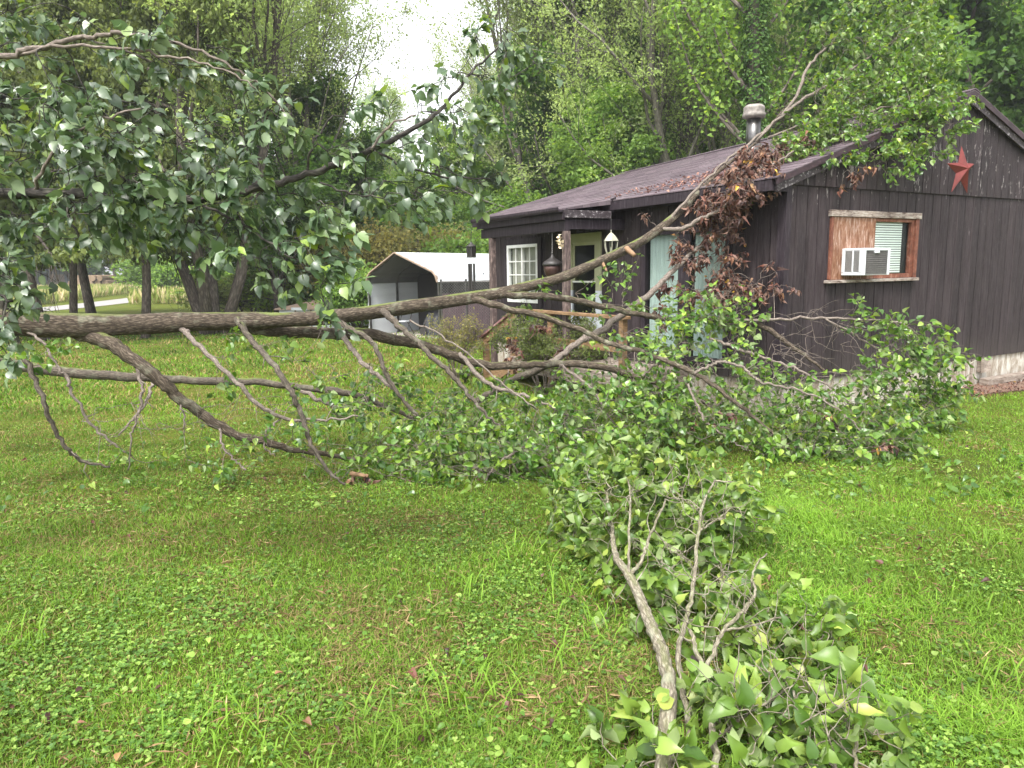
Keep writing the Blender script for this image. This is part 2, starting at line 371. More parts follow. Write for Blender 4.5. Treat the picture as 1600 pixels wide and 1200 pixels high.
def grass(name, n, y0, y1, power, h, wd, mat, label, seed, straw=.6, lean=.9):
    x, y = sample_ground(n, y0, y1, power); N = len(x)
    pt = value_noise(x, y, .8, seed) * .6 + value_noise(x, y, .25, seed + 1) * .4
    big = value_noise(x, y, 1.9, seed + 2)
    keep = RNG.random(N) < np.clip(.30 + 1.1 * pt, 0, 1)
    x, y, pt, big = x[keep], y[keep], pt[keep], big[keep]; N = len(x)
    dist = y
    hh = h * (.45 + 1.0 * pt ** 1.3) * RNG.uniform(.5, 1.35, N)
    tuft = value_noise(x, y, .5, 91) > .86
    hh = np.where(tuft, hh * 1.5, hh)
    ww = wd * RNG.uniform(.6, 1.5, N) * (1 + dist / 9.0)
    a = RNG.uniform(0, 6.283, N); ln = hh * lean * RNG.uniform(.2, 1.8, N)
    dx, dy = np.cos(a), np.sin(a); b2 = a + RNG.uniform(-.7, .7, N) + 1.57; sx, sy = np.cos(b2), np.sin(b2)
    z = gz(x, y) - .005
    p0 = np.stack([x, y, z], -1); D = np.stack([dx, dy, 0 * dx], -1); S = np.stack([sx, sy, 0 * sx], -1); U = np.array([0, 0, 1.])
    v = np.empty((N, 5, 3)); m = p0 + D * (ln * .28)[:, None] + U * (hh * .6)[:, None]; tip = p0 + D * ln[:, None] + U * (hh * (1 - .12 * lean))[:, None]
    v[:, 0] = p0 - S * (ww / 2)[:, None]; v[:, 1] = p0 + S * (ww / 2)[:, None]
    v[:, 2] = m + S * (ww * .42)[:, None]; v[:, 3] = m - S * (ww * .42)[:, None]; v[:, 4] = tip
    off = (np.arange(N) * 5)[:, None]
    q = np.array([[0, 1, 2, 3]]) + off; t = np.array([[3, 2, 4]]) + off
    # blade tone: dry straw where the soil is poor
    sp = np.clip((value_noise(x, y, .7, 33) * .55 + value_noise(x, y, .2, 34) * .3 + big * .35) - .62, 0, 1) * 2.2 * straw
    leftdry = np.clip((2.2 - x) / 4, 0, 1) * .16 + .02
    isdry = RNG.random(N) < np.clip(sp + leftdry, 0, .8)
    tone = np.where(isdry, RNG.uniform(.72, 1.0, N), np.clip(RNG.normal(.31, .15, N) + (x + 1) * .022 + .12 * tuft + (big - .5) * .25, .02, .64))
    return tag(nmesh(name, v.reshape(-1, 3), [q, t], mat, None, False, {'rnd': ('FLOAT', 'FACE', np.concatenate([tone, tone]))}), label, 'grass', kind='stuff')
M['grass'] = leafmat('grass blade', [(0, (.045, .11, .014)), (.3, (.115, .235, .022)), (.64, (.21, .38, .04)), (.70, (.17, .13, .05)), (.85, (.28, .18, .085)), (1, (.40, .30, .16))], (.15, .22, .03, 1), .5, .3, .3, undermix=.3, patch=.9)
M['clover'] = leafmat('clover leaf', [(0, (.05, .115, .018)), (.5, (.11, .21, .03)), (1, (.24, .35, .07))], (.16, .23, .06, 1), .5, .25, .3, patch=1.2)
grass('lawn_grass', 430000, 2.0, 10.5, .92, .044, .0029, M['grass'], 'short mown green lawn grass with dry straw patches in the foreground', 5)
grass('lawn_grass', 110000, 9.5, 27, .95, .07, .007, M['grass'], 'short mown lawn grass behind the fallen tree and around the trunks', 15)

M['thatch'] = leafmat('dead grass thatch', [(0, (.09, .055, .03)), (.5, (.22, .14, .07)), (1, (.42, .31, .17))], (.25, .17, .09, 1), .7, .15, .2, patch=1.5)
def clover():
    x, y = sample_ground(190000, 2.0, 10, .95); N = len(x)
    pt = value_noise(x, y, .65, 51) * .55 + value_noise(x, y, .22, 52) * .45 + np.clip((1.0 - np.abs(x + .6)) * .05, -.1, .05)
    k = RNG.random(N) < np.clip((pt - .45) * 3.0, 0.06, .6); x, y, pt = x[k], y[k], pt[k]; N = len(x)
    pos = np.stack([x, y, gz(x, y) + RNG.uniform(.006, .045, N)], -1)
    a = RNG.uniform(0, 6.283, N); ax = np.stack([np.cos(a), np.sin(a), RNG.normal(0, .2, N)], -1)
    nr = np.stack([RNG.normal(0, .28, N), RNG.normal(-.15, .28, N), np.ones(N)], -1)
    o = scatter('clover_patch', rosette_tpl(), pos, ax, nr, RNG.uniform(.0055, .0135, N) , M['clover'])
    tag(o, 'low clover and creeping weeds growing through the lawn', 'clover', kind='stuff')
    # broad single weed leaves
    x, y = sample_ground(9000, 2.0, 9, .95); N = len(x)
    k = RNG.random(N) < np.clip((value_noise(x, y, .5, 71) - .45) * 3, .05, 1); x, y = x[k], y[k]; N = len(x)
    pos = np.stack([x, y, gz(x, y) + RNG.uniform(.015, .05, N)], -1); a = RNG.uniform(0, 6.283, N)
    ax = np.stack([np.cos(a), np.sin(a), RNG.uniform(0, .5, N)], -1); nr = np.stack([RNG.normal(0, .3, N), RNG.normal(-.1, .3, N), np.ones(N)], -1)
    o = scatter('broadleaf_weeds', leaf_tpl(.42, .2, .3), pos, ax, nr, RNG.uniform(.014, .032, N), M['clover'])
    tag(o, 'scattered broad oval weed leaves in the lawn', 'weeds', kind='stuff')
    x, y = sample_ground(38000, 2.0, 9, .95); N = len(x)
    k = RNG.random(N) < np.clip((value_noise(x, y, .7, 33) * .55 + value_noise(x, y, .2, 34) * .45 - .42) * 2.4 + np.clip((1.5 - x) * .05, 0, .2), .06, 1); x, y = x[k], y[k]; N = len(x)
    pos = np.stack([x, y, gz(x, y) + RNG.uniform(.006, .035, N)], -1); a = RNG.uniform(0, 6.283, N)
    ax = np.stack([np.cos(a), np.sin(a), RNG.normal(.05, .25, N)], -1); nr = np.stack([RNG.normal(0, .5, N), RNG.normal(0, .5, N), np.ones(N)], -1)
    o = scatter('dry_thatch', far_tpl(.045, .3), pos, ax, nr, RNG.uniform(.03, .085, N), M['thatch'])
    tag(o, 'dead straw blades lying flat between the living grass', 'dry grass', kind='stuff')
    # long coarse tufts
    N = 0; P0 = []
    for px, py in ((1000, 1150), (1090, 1190), (430, 1180), (560, 1170), (740, 1100), (900, 1050), (960, 980), (880, 930), (1480, 930), (1560, 1080), (30, 1020), (330, 1170), (1550, 850), (740, 930), (820, 870), (650, 1150)):
        g = Gd(px, py, 0); k = 45
        P0.append(np.stack([g[0] + RNG.normal(0, .10, k), g[1] + RNG.normal(0, .10, k), np.zeros(k)], -1))
    P0 = np.concatenate(P0); N = len(P0); P0[:, 2] = gz(P0[:, 0], P0[:, 1]); hh = RNG.uniform(.05, .13, N); a = RNG.uniform(0, 6.28, N)
    D = np.stack([np.cos(a), np.sin(a), 0 * a], -1); S = np.stack([-np.sin(a), np.cos(a), 0 * a], -1); ww = RNG.uniform(.004, .008, N); U = np.array([0, 0, 1.])
    ln = hh * RNG.uniform(.6, 1.5, N); v = np.empty((N, 7, 3))
    for j, (f, wf, lf) in enumerate(((0, .7, 0), (.55, 1, .25), (.9, .75, .62))):
        c = P0 + U * (hh * f)[:, None] + D * (ln * lf)[:, None]; v[:, 2 * j] = c - S * (ww * wf / 2)[:, None]; v[:, 2 * j + 1] = c + S * (ww * wf / 2)[:, None]
    v[:, 6] = P0 + U * (hh * .88)[:, None] + D * ln[:, None]
    off = (np.arange(N) * 7)[:, None]; q = np.concatenate([np.array([[0, 1, 3, 2]]) + off, np.array([[2, 3, 5, 4]]) + off]); t = np.array([[4, 5, 6]]) + off
    tone = RNG.uniform(.25, .55, N)
    tag(nmesh('coarse_grass', v.reshape(-1, 3), [q, t], M['grass'], None, True, {'rnd': ('FLOAT', 'FACE', np.concatenate([tone, tone, tone]))}), 'longer bright green coarse grass tufts in the lawn', 'grass', kind='stuff')
clover()

# driveway and far field
M['asphalt'] = simple('worn asphalt', (.30, .28, .27), (.20, .19, .185), .9, 3, .2)
def road():
    c = [(-34, 22), (-28, 31), (-26, 40), (-27.5, 52), (-32, 70), (-40, 95)]
    pts = catmull([(a, b, 0) for a, b in c], 8); d = unit(np.gradient(pts, axis=0)); n = np.stack([-d[:, 1], d[:, 0], 0 * d[:, 0]], -1)
    l = pts + n * 1.6; r = pts - n * 1.6; v = np.concatenate([l, r]); v[:, 2] = gz(v[:, 0], v[:, 1]) + .02; K = len(pts)
    i = np.arange(K - 1); q = np.stack([i, i + K, i + K + 1, i + 1], -1)
    tag(nmesh('driveway', v, [q], M['asphalt'], None, True), kind='structure')
road()
def field():
    n = 60000; x = RNG.uniform(-62, 2, n); y = RNG.uniform(44, 80, n); k = (y > 43 + 3 * np.sin(x * .2)) & ~((x > -34 - .3 * (y - 60)) & (x < -22 - .3 * (y - 50)) & (x < -24)); x, y = x[k], y[k]; N = len(x)
    pos = np.stack([x, y, gz(x, y)], -1); ax = np.stack([RNG.normal(0, .2, N), RNG.normal(0, .2, N), np.ones(N)], -1)
    nr = np.stack([RNG.normal(0, 1, N), -np.ones(N), RNG.normal(0, .3, N)], -1)
    m = leafmat('meadow grass', [(0, (.16, .22, .06)), (.45, (.30, .32, .11)), (.8, (.46, .40, .22)), (1, (.55, .45, .3))], (.4, .38, .2, 1), .8, .3, .1, undermix=.3, patch=.15)
    tag(scatter('meadow', far_tpl(.10, .1), pos, ax, nr, RNG.uniform(.5, 1.15, N), m), 'tall pale straw coloured meadow grass beyond the lawn', 'meadow', kind='stuff')
field()
# ================================================================== CABIN
def siding_mat():
    m, t, b, o = newmat('weathered dark brown siding paint')
    v = mapped(t); v2 = mapped(t, (9, 9, .8)); v3 = mapped(t, (30, 30, 3.5))
    n1 = N_(t, 'ShaderNodeTexNoise', Scale=2.0, Detail=6, Roughness=.7); t.links.new(v2, n1.inputs[0])
    n2 = N_(t, 'ShaderNodeTexNoise', Scale=2.0, Detail=8, Roughness=.75); t.links.new(v3, n2.inputs[0])
    n3 = N_(t, 'ShaderNodeTexNoise', Scale=.9, Detail=3); t.links.new(v, n3.inputs[0])
    r = ramp(t, [(.3, (.014, .0095, .0105)), (.5, (.024, .017, .0190)), (.75, (.048, .037, .039))]); t.links.new(n1.outputs[0], r.inputs[0])
    c = r.outputs[0]
    sb = N_(t, 'ShaderNodeSeparateXYZ'); t.links.new(v, sb.inputs[0]); ab = N_(t, 'ShaderNodeMath', operation='ADD'); t.links.new(sb.outputs['X'], ab.inputs[0]); t.links.new(sb.outputs['Y'], ab.inputs[1])
    dv_ = N_(t, 'ShaderNodeMath', operation='DIVIDE'); t.links.new(ab.outputs[0], dv_.inputs[0]); dv_.inputs[1].default_value = .193; fl = N_(t, 'ShaderNodeMath', operation='FLOOR'); t.links.new(dv_.outputs[0], fl.inputs[0])
    wn = N_(t, 'ShaderNodeTexWhiteNoise'); wn.noise_dimensions = '1D'; t.links.new(fl.outputs[0], wn.inputs['W']); hb = N_(t, 'ShaderNodeHueSaturation'); mb_ = N_(t, 'ShaderNodeMapRange'); mb_.inputs['To Min'].default_value = .72; mb_.inputs['To Max'].default_value = 1.35
    t.links.new(wn.outputs['Value'], mb_.inputs[0]); t.links.new(mb_.outputs[0], hb.inputs['Value']); t.links.new(c, hb.inputs['Color']); c = hb.outputs[0]
    lo = N_(t, 'ShaderNodeMapRange'); lo.inputs['From Min'].default_value = .75; lo.inputs['From Max'].default_value = .3; lo.inputs['To Max'].default_value = .45; t.links.new(sb.outputs['Z'], lo.inputs[0]); lm_ = N_(t, 'ShaderNodeMath', operation='MULTIPLY'); t.links.new(lo.outputs[0], lm_.inputs[0]); t.links.new(n2.outputs[0], lm_.inputs[1])
    c = mixc(t, lm_.outputs[0], c, (.10, .085, .07, 1))
    r2 = ramp(t, [(.45, (0, 0, 0)), (.70, (.75, .75, .75))]); t.links.new(n2.outputs[0], r2.inputs[0])
    c = mixc(t, r2.outputs[0], c, (.058, .047, .050, 1))
    # flaked patches where bare wood shows, mostly near the band and high on the gable
    sx = N_(t, 'ShaderNodeSeparateXYZ'); t.links.new(v, sx.inputs[0])
    zz = N_(t, 'ShaderNodeMapRange'); zz.inputs['From Min'].default_value = 1.6; zz.inputs['From Max'].default_value = 2.7; zz.inputs['To Min'].default_value = -.05; zz.inputs['To Max'].default_value = .075; t.links.new(sx.outputs['Z'], zz.inputs[0])
    n4 = N_(t, 'ShaderNodeTexNoise', Scale=1.0, Detail=7, Roughness=.7); t.links.new(mapped(t, (16, 16, 5)), n4.inputs[0])
    ad = N_(t, 'ShaderNodeMath', operation='ADD'); t.links.new(n4.outputs[0], ad.inputs[0]); t.links.new(zz.outputs[0], ad.inputs[1])
    n3m = N_(t, 'ShaderNodeMapRange'); n3m.inputs['To Min'].default_value = -.12; n3m.inputs['To Max'].default_value = .12; t.links.new(n3.outputs[0], n3m.inputs[0])
    ad2 = N_(t, 'ShaderNodeMath', operation='ADD'); t.links.new(ad.outputs[0], ad2.inputs[0]); t.links.new(n3m.outputs[0], ad2.inputs[1])
    r3 = ramp(t, [(.69, (0, 0, 0)), (.73, (.85, .85, .85))]); t.links.new(ad2.outputs[0], r3.inputs[0])
    c = mixc(t, r3.outputs[0], c, (.26, .235, .23, 1))
    t.links.new(c, b.inputs['Base Color']); b.inputs['Roughness'].default_value = .7; b.inputs['Specular IOR Level'].default_value = .22
    bp = N_(t, 'ShaderNodeBump', Strength=.5, Distance=.006); t.links.new(n2.outputs[0], bp.inputs['Height']); t.links.new(bp.outputs[0], b.inputs['Normal'])
    return m
def streaky(name, c0, c1, c2, rough=.7, sc=(14, 14, 1.6), thr=(.38, .52, .66), bump=.3, spec=.3):
    m, t, b, o = newmat(name)
    n = N_(t, 'ShaderNodeTexNoise', Scale=2.2, Detail=8, Roughness=.7, Distortion=.6); t.links.new(mapped(t, sc), n.inputs[0])
    r = ramp(t, [(thr[0], c0), (thr[1], c1), (thr[2], c2)]); t.links.new(n.outputs[0], r.inputs[0]); t.links.new(r.outputs[0], b.inputs['Base Color'])
    b.inputs['Roughness'].default_value = rough; b.inputs['Specular IOR Level'].default_value = spec
    bp = N_(t, 'ShaderNodeBump', Strength=bump, Distance=.005); t.links.new(n.outputs[0], bp.inputs['Height']); t.links.new(bp.outputs[0], b.inputs['Normal'])
    return m
def shingle_mat():
    m, t, b, o = newmat('asphalt shingles')
    tc = t.nodes.new('ShaderNodeTexCoord'); sx = N_(t, 'ShaderNodeSeparateXYZ'); t.links.new(tc.outputs['Object'], sx.inputs[0])
    cb = N_(t, 'ShaderNodeCombineXYZ'); ml = N_(t, 'ShaderNodeMath', operation='MULTIPLY'); ml.inputs[1].default_value = 1.0577
    t.links.new(sx.outputs['X'], ml.inputs[0]); t.links.new(sx.outputs['Y'], cb.inputs['X']); t.links.new(ml.outputs[0], cb.inputs['Y'])
    br = N_(t, 'ShaderNodeTexBrick'); br.inputs['Scale'].default_value = 1; br.inputs['Brick Width'].default_value = .30; br.inputs['Row Height'].default_value = .14; br.inputs['Mortar Size'].default_value = .004
    br.inputs['Color1'].default_value = (.125, .095, .108, 1); br.inputs['Color2'].default_value = (.060, .045, .053, 1); br.inputs['Mortar'].default_value = (.04, .033, .038, 1)
    n0 = N_(t, 'ShaderNodeTexNoise', Scale=3.0, Detail=2); t.links.new(cb.outputs[0], n0.inputs[0])
    vm = N_(t, 'ShaderNodeVectorMath', operation='MULTIPLY_ADD'); vm.inputs[1].default_value = (.02, .02, 0); t.links.new(n0.outputs['Color'], vm.inputs[0]); t.links.new(cb.outputs[0], vm.inputs[2])
    t.links.new(vm.outputs[0], br.inputs[0])
    n = N_(t, 'ShaderNodeTexNoise', Scale=70, Detail=8, Roughness=.8); t.links.new(tc.outputs['Object'], n.inputs[0])
    n2 = N_(t, 'ShaderNodeTexNoise', Scale=1.6, Detail=5); t.links.new(tc.outputs['Object'], n2.inputs[0])
    r = ramp(t, [(.25, (.45, .45, .45)), (.75, (1.6, 1.6, 1.6))]); t.links.new(n.outputs[0], r.inputs[0])
    c = mixc(t, 1.0, br.outputs[0], r.outputs[0], 'MULTIPLY')
    r2 = ramp(t, [(.45, (0, 0, 0)), (.7, (.45, .45, .45))]); t.links.new(n2.outputs[0], r2.inputs[0]); c = mixc(t, r2.outputs[0], c, (.15, .125, .132, 1))
    t.links.new(c, b.inputs['Base Color']); b.inputs['Roughness'].default_value = .85; b.inputs['Specular IOR Level'].default_value = .3
    bp = N_(t, 'ShaderNodeBump', Strength=.6, Distance=.006); t.links.new(n.outputs[0], bp.inputs['Height']); t.links.new(bp.outputs[0], b.inputs['Normal'])
    return m
M['siding'] = siding_mat()
M['trim'] = streaky('dark brown painted trim', (.016, .0115, .015), (.027, .020, .025), (.052, .041, .048), .6, spec=.2)
M['trim_worn'] = streaky('dark trim with flaking paint', (.035, .027, .03), (.055, .044, .048), (.45, .42, .43), .6, (9, 9, 9), (.45, .56, .66))
M['trim_red'] = streaky('maroon worn rake trim', (.026, .016, .020), (.05, .028, .034), (.22, .19, .19), .6, (5, 5, 9), (.4, .62, .74))
M['red_frame'] = streaky('weathered red brown window frame', (.10, .035, .022), (.20, .075, .045), (.36, .24, .19), .7, (6, 6, 4), (.35, .55, .7))
M['grey_wood'] = streaky('bleached bare wood', (.09, .06, .05), (.26, .21, .18), (.42, .38, .34), .85, (3, 3, 14), (.38, .5, .64))
M['plywood'] = streaky('peeling stained plywood', (.11, .045, .022), (.22, .105, .06), (.42, .32, .27), .7, (12, 12, 2.2), (.36, .50, .66))
M['lumber'] = streaky('honey coloured treated lumber', (.10, .06, .032), (.20, .12, .06), (.30, .20, .12), .75, (3, 3, 12), (.35, .5, .7))
M['handrail'] = streaky('worn maroon handrail paint', (.12, .055, .055), (.20, .10, .10), (.30, .20, .18), .5, (3, 3, 3))
M['shingle'] = shingle_mat()
M['white'] = simple('white painted frame', (.78, .78, .76), (.66, .66, .64), .4, 5, .05)
M['olive_trim'] = simple('pale olive door trim', (.42, .43, .27), (.34, .35, .21), .5, 5, .08)
M['door_white'] = simple('white storm door panel', (.66, .69, .74), (.58, .61, .66), .4, 4, .04)
M['dark'] = M['dark']
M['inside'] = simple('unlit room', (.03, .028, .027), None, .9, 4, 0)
M['black'] = simple('black painted metal', (.022, .02, .02), (.035, .03, .028), .5, 25, .2)
M['bronze'] = simple('dark reddish bronze', (.09, .045, .035), (.05, .03, .026), .45, 14, .2, .4)
M['cream'] = simple('aged cream metal', (.36, .35, .27), (.26, .25, .19), .5, 20, .1)
M['ac'] = simple('off white plastic housing', (.62, .64, .66), (.52, .54, .55), .45, 6, .05)
M['grille'] = simple('dusty grey fins', (.20, .19, .18), (.13, .125, .12), .7, 40, .3)
M['concrete'] = streaky('stained concrete block', (.16, .11, .07), (.34, .30, .25), (.50, .48, .43), .9, (5, 5, 1.4), (.34, .5, .62), .5)
M['slab'] = simple('pale concrete slab', (.36, .33, .30), (.25, .22, .19), .9, 9, .4)
M['timber'] = streaky('grey landscape timber', (.12, .09, .07), (.22, .18, .15), (.32, .28, .24), .9, (3, 3, 16))
M['mulch'] = simple('brown leaf mulch', (.22, .13, .09), (.07, .045, .03), .95, 45, 1.0)
M['steel'] = simple('dull galvanised steel', (.17, .165, .16), (.085, .08, .08), .32, 7, .1, .85)
M['rust_cap'] = simple('weathered chimney cap', (.34, .31, .28), (.14, .12, .11), .75, 18, .4, .2)
M['star'] = simple('faded barn red metal', (.21, .035, .03), (.11, .022, .02), .55, 9, .2, .2)
M['curtain_m'] = simple('pale green curtain', (.34, .41, .385), (.26, .32, .30), .9, 3, .1, stretch=(1, 9, .5))
M['blind'] = simple('white slatted blind', (.80, .84, .81), (.74, .78, .75), .6, 3, .02)
def glassmat(name, tint=(.98, 1, .99), rough=.04, tr=.72):
    m, t, b, o = newmat(name); b.inputs['Base Color'].default_value = (.03, .035, .035, 1); b.inputs['Roughness'].default_value = rough
    ts = N_(t, 'ShaderNodeBsdfTransparent'); ts.inputs[0].default_value = (*tint, 1); lw = N_(t, 'ShaderNodeLayerWeight', Blend=.5); fr = N_(t, 'ShaderNodeMath', operation='POWER'); t.links.new(lw.outputs['Facing'], fr.inputs[0]); fr.inputs[1].default_value = 4.5
    mr = N_(t, 'ShaderNodeMapRange'); mr.inputs['To Min'].default_value = 1 - tr; mr.inputs['To Max'].default_value = 1.0; t.links.new(fr.outputs[0], mr.inputs[0])
    b.inputs['Specular IOR Level'].default_value = .7
    mx = N_(t, 'ShaderNodeMixShader'); t.links.new(mr.outputs[0], mx.inputs[0]); t.links.new(ts.outputs[0], mx.inputs[1]); t.links.new(b.outputs[0], mx.inputs[2]); t.links.new(mx.outputs[0], o.inputs[0])
    return m
M['glass'] = glassmat('window glass', tr=.97); M['glass_dark'] = glassmat('dim door glass', (.6, .6, .6), .03, .85)

house = empty('wood_cabin', (HC[0], HC[1], 0), HA, 'dark brown wooden cabin with shingled gable roof, front porch and grooved siding', 'cabin')
SL = .345; ZB, ZT = .31, 2.60; LT = 7.0; WS = 6.88; ZR = 2.66 + SL * 3.74
def sag(o):
    # the old ridge drops toward the far end
    for v_ in o.data.vertices:
        s_, t_ = v_.co.x, max(v_.co.y, 0); f_ = min(max((min(s_, WS - s_) + .3) / 3.74, 0), 1); v_.co.z -= .031 * t_ * f_
def roofz(s): return 2.66 + SL * (min(s, WS - s) + .3)

def boards(name, to3, a0, a1, z0, top, openings, mat, parent, step=.193, gap=.011, d=.012, phase=0.0):
    """grooved vertical siding: to3(a, z, d_out) -> xyz; top(a) -> z; openings (a0,a1,z0,z1)"""
    mb = MB(); brk = sorted({x for o in openings for x in o[:2]})
    k = a0 - phase
    def slab(p, q, zl, zh0, zh1, dd, back=-.02):
        if q - p < 1e-4 or max(zh0, zh1) - zl < 1e-4: return
        zh0 = max(zh0, zl + 1e-4); zh1 = max(zh1, zl + 1e-4)
        v = [to3(p, zl, back), to3(q, zl, back), to3(q, zl, dd), to3(p, zl, dd), to3(p, zh0, back), to3(q, zh1, back), to3(q, zh1, dd), to3(p, zh0, dd)]
        mb.hexa(v)
    def strips(p, q, dd, back):
        cuts = [p] + [b for b in brk if p + 1e-6 < b < q - 1e-6] + [q]
        for c, e in zip(cuts[:-1], cuts[1:]):
            mid = (c + e) / 2; zl = z0
            for o in sorted([o for o in openings if o[0] < mid < o[1]], key=lambda o: o[2]):
                slab(c, e, zl, o[2], o[2], dd, back); zl = o[3]
            slab(c, e, zl, top(c), top(e), dd, back)
    while k < a1:
        p, q = max(k, a0), min(k + step - gap, a1)
        if q > p: strips(p, q, d + RNG.uniform(-.0008, .0008), -.02)
        p, q = max(k + step - gap, a0), min(k + step, a1)
        if q > p: strips(p, q, .001, -.02)
        k += step
    return bevel(mb.build(name, mat, parent), .002, 1)
front = lambda a, z, d: (-d, a, z)
gable = lambda a, z, d: (a, -d, z)
SLO = (.88, 2.39, .48, 2.14); DOO = (3.44, 4.22, .33, 2.22); WIN = (5.22, 6.28, 1.10, 2.14)
w_ = boards('front_wall', front, .012, LT, ZB, lambda a: 2.66, [SLO, DOO, WIN], M['siding'], house)
WG = (.80, 2.46, 1.52, 2.29)
w_ = boards('gable_wall', gable, 0.0, WS, ZB, lambda a: ZT + .02, [WG], M['siding'], house, phase=.03)
mb = boards('gable_siding', lambda a, z, d: (a, -d - .022, z), -.04, WS + .04, ZT, lambda a: roofz(min(max(a, 0), WS)) - .03, [], M['siding'], house, phase=.1)
MB().box((0, LT - .02, ZB), (WS, LT, 2.6)).hexa([(0, LT - .02, 2.6), (WS, LT - .02, 2.6), (WS, LT, 2.6), (0, LT, 2.6), (WS / 2 - .01, LT - .02, ZR - .03), (WS / 2 + .01, LT - .02, ZR - .03), (WS / 2 + .01, LT, ZR - .03), (WS / 2 - .01, LT, ZR - .03)]).build('rear_wall', M['siding'], house); sag(bpy.data.objects['rear_wall'])
MB().box((WS - .02, 0.03, ZB), (WS, LT - .03, 2.6)).build('side_wall', M['siding'], house)
# corner trim, band ledge
t_ = MB().box((-.035, -.034, ZB - .01), (.055, .0, ZT - .012)).box((-.035, .0, ZB - .01), (-.0, .085, 2.52)); bevel(t_.build('corner_trim', M['trim'], house), .004)
# gable end foundation
f = MB().box((.02, .015, -.3), (WS, .10, ZB - .004)).box((.02, .1, -.3), (.10, LT, ZB - .004)); f.build('foundation', M['concrete'], house)
MB().box((2.9, -.30, -.2), (7.0, .012, -.085)).build('footing', M['slab'], house)
MB().box((4.13, -.004, -.08), (4.17, .014, ZB - .01)).build('foundation_strip', M['timber'], house)
MB().box((3.45, -.004, -.08), (3.475, .014, ZB - .01)).build('foundation_strip', M['timber'], house)
# roof slopes with stepped shingle courses
def slope(side):
    mb = MB(); n = 26; smax = WS / 2 + .0; s0 = -.33
    for k in range(n):
        a = s0 + (smax - s0) * k / n; b = s0 + (smax - s0) * (k + 1) / n + .03
        b = min(b, smax)
        def q(s, lift): 
            x = s if side > 0 else WS - s
            return x, 2.66 + SL * (s + .3) + lift
        # rake edge falls a little toward the far eave corner
        t0 = -.13; ta = LT + .12; tb = LT + .12
        jit = [RNG.uniform(-.002, .002) for _ in range(2)]
        (xa, za), (xb, zb) = q(a, .0), q(b, -.001)
        v = [(xa, t0, za - .006), (xa, ta, za - .006), (xb, tb, zb - .01), (xb, t0, zb - .01), (xa, t0, za + .007), (xa, ta, za + .007), (xb, tb, zb), (xb, t0, zb)]
        mb.hexa(v)
    return mb
r1 = slope(1).build('roof', M['shingle'], house); r1['label'] = 'brown asphalt shingle roof slope facing the lawn'
r2_ = slope(-1).build('roof', M['shingle'], house)
sag(r1); sag(r2_)
cap = MB(); cap.hexa([(WS / 2 - .13, -.135, ZR - .03), (WS / 2, -.135, ZR + .012), (WS / 2, LT + .125, ZR + .012), (WS / 2 - .13, LT + .125, ZR - .03), (WS / 2 - .13, -.135, ZR - .018), (WS / 2, -.135, ZR + .024), (WS / 2, LT + .125, ZR + .024), (WS / 2 - .13, LT + .125, ZR - .018)])
cap.hexa([(WS / 2 + .13, -.135, ZR - .03), (WS / 2, -.135, ZR + .010), (WS / 2, LT + .125, ZR + .010), (WS / 2 + .13, LT + .125, ZR - .03), (WS / 2 + .13, -.135, ZR - .018), (WS / 2, -.135, ZR + .023), (WS / 2, LT + .125, ZR + .023), (WS / 2 + .13, LT + .125, ZR - .018)])
sag(cap.build('ridge_cap', M['shingle'], r1))
# deck under shingles + soffit + fascia + rakes
for sd_ in (1, -1):
    x = (lambda s: s) if sd_ > 0 else (lambda s: WS - s)
    k = MB()
    k.hexa([(x(-.30), -.10, 2.635), (x(WS / 2), -.10, ZR - .025), (x(WS / 2), LT + .1, ZR - .025), (x(-.30), LT + .1, 2.635), (x(-.30), -.10, 2.652), (x(WS / 2), -.10, ZR - .009), (x(WS / 2), LT + .1, ZR - .009), (x(-.30), LT + .1, 2.652)])
    sag(k.build('roof_deck', M['trim'], house))
    # upper drip board and lower rake board at the near gable
    for nm, y0, y1, za, zb, mt in (('rake_trim', -.128, -.100, -.075, -.008, M['trim_red']), ('rake_board', -.098, -.07, -.165, -.055, M['trim_worn'])):
        k = MB(); g = lambda s, dz: 2.66 + SL * (s + .3) + dz
        sA = -.31 if nm == 'rake_trim' else -.27
        k.hexa([(x(sA), y0, g(sA, za)), (x(WS / 2 - .001 * sd_), y0, g(WS / 2, za)), (x(WS / 2 - .001 * sd_), y1, g(WS / 2, za)), (x(sA), y1, g(sA, za)),
                (x(sA), y0, g(sA, zb)), (x(WS / 2 - .001 * sd_), y0, g(WS / 2, zb)), (x(WS / 2 - .001 * sd_), y1, g(WS / 2, zb)), (x(sA), y1, g(sA, zb))])
        k.build(nm, mt, house)
bevel(MB().box((-.325, -.06, 2.515), (-.295, LT + .1, 2.632)).build('fascia', M['trim'], house), .004)
MB().box((-.292, .0, 2.52), (-.04, LT + .09, 2.532)).build('soffit', M['trim'], house)
MB().box((-.29, -.058, 2.515), (-.037, -.036, 2.628)).box((-.29, -.058, 2.628), (.05, -.036, 2.70)).build('eave_return', M['trim'], house)
# far rake at the other end
k = MB(); k.hexa([(-.3, LT + .1, 2.55), (WS / 2, LT + .1, ZR - .12), (WS / 2, LT + .125, ZR - .12), (-.3, LT + .125, 2.55), (-.3, LT + .1, 2.648), (WS / 2, LT + .1, ZR - .014), (WS / 2, LT + .125, ZR - .014), (-.3, LT + .125, 2.648)]); k.build('far_rake_board', M['trim'], house); sag(bpy.data.objects['far_rake_board'])

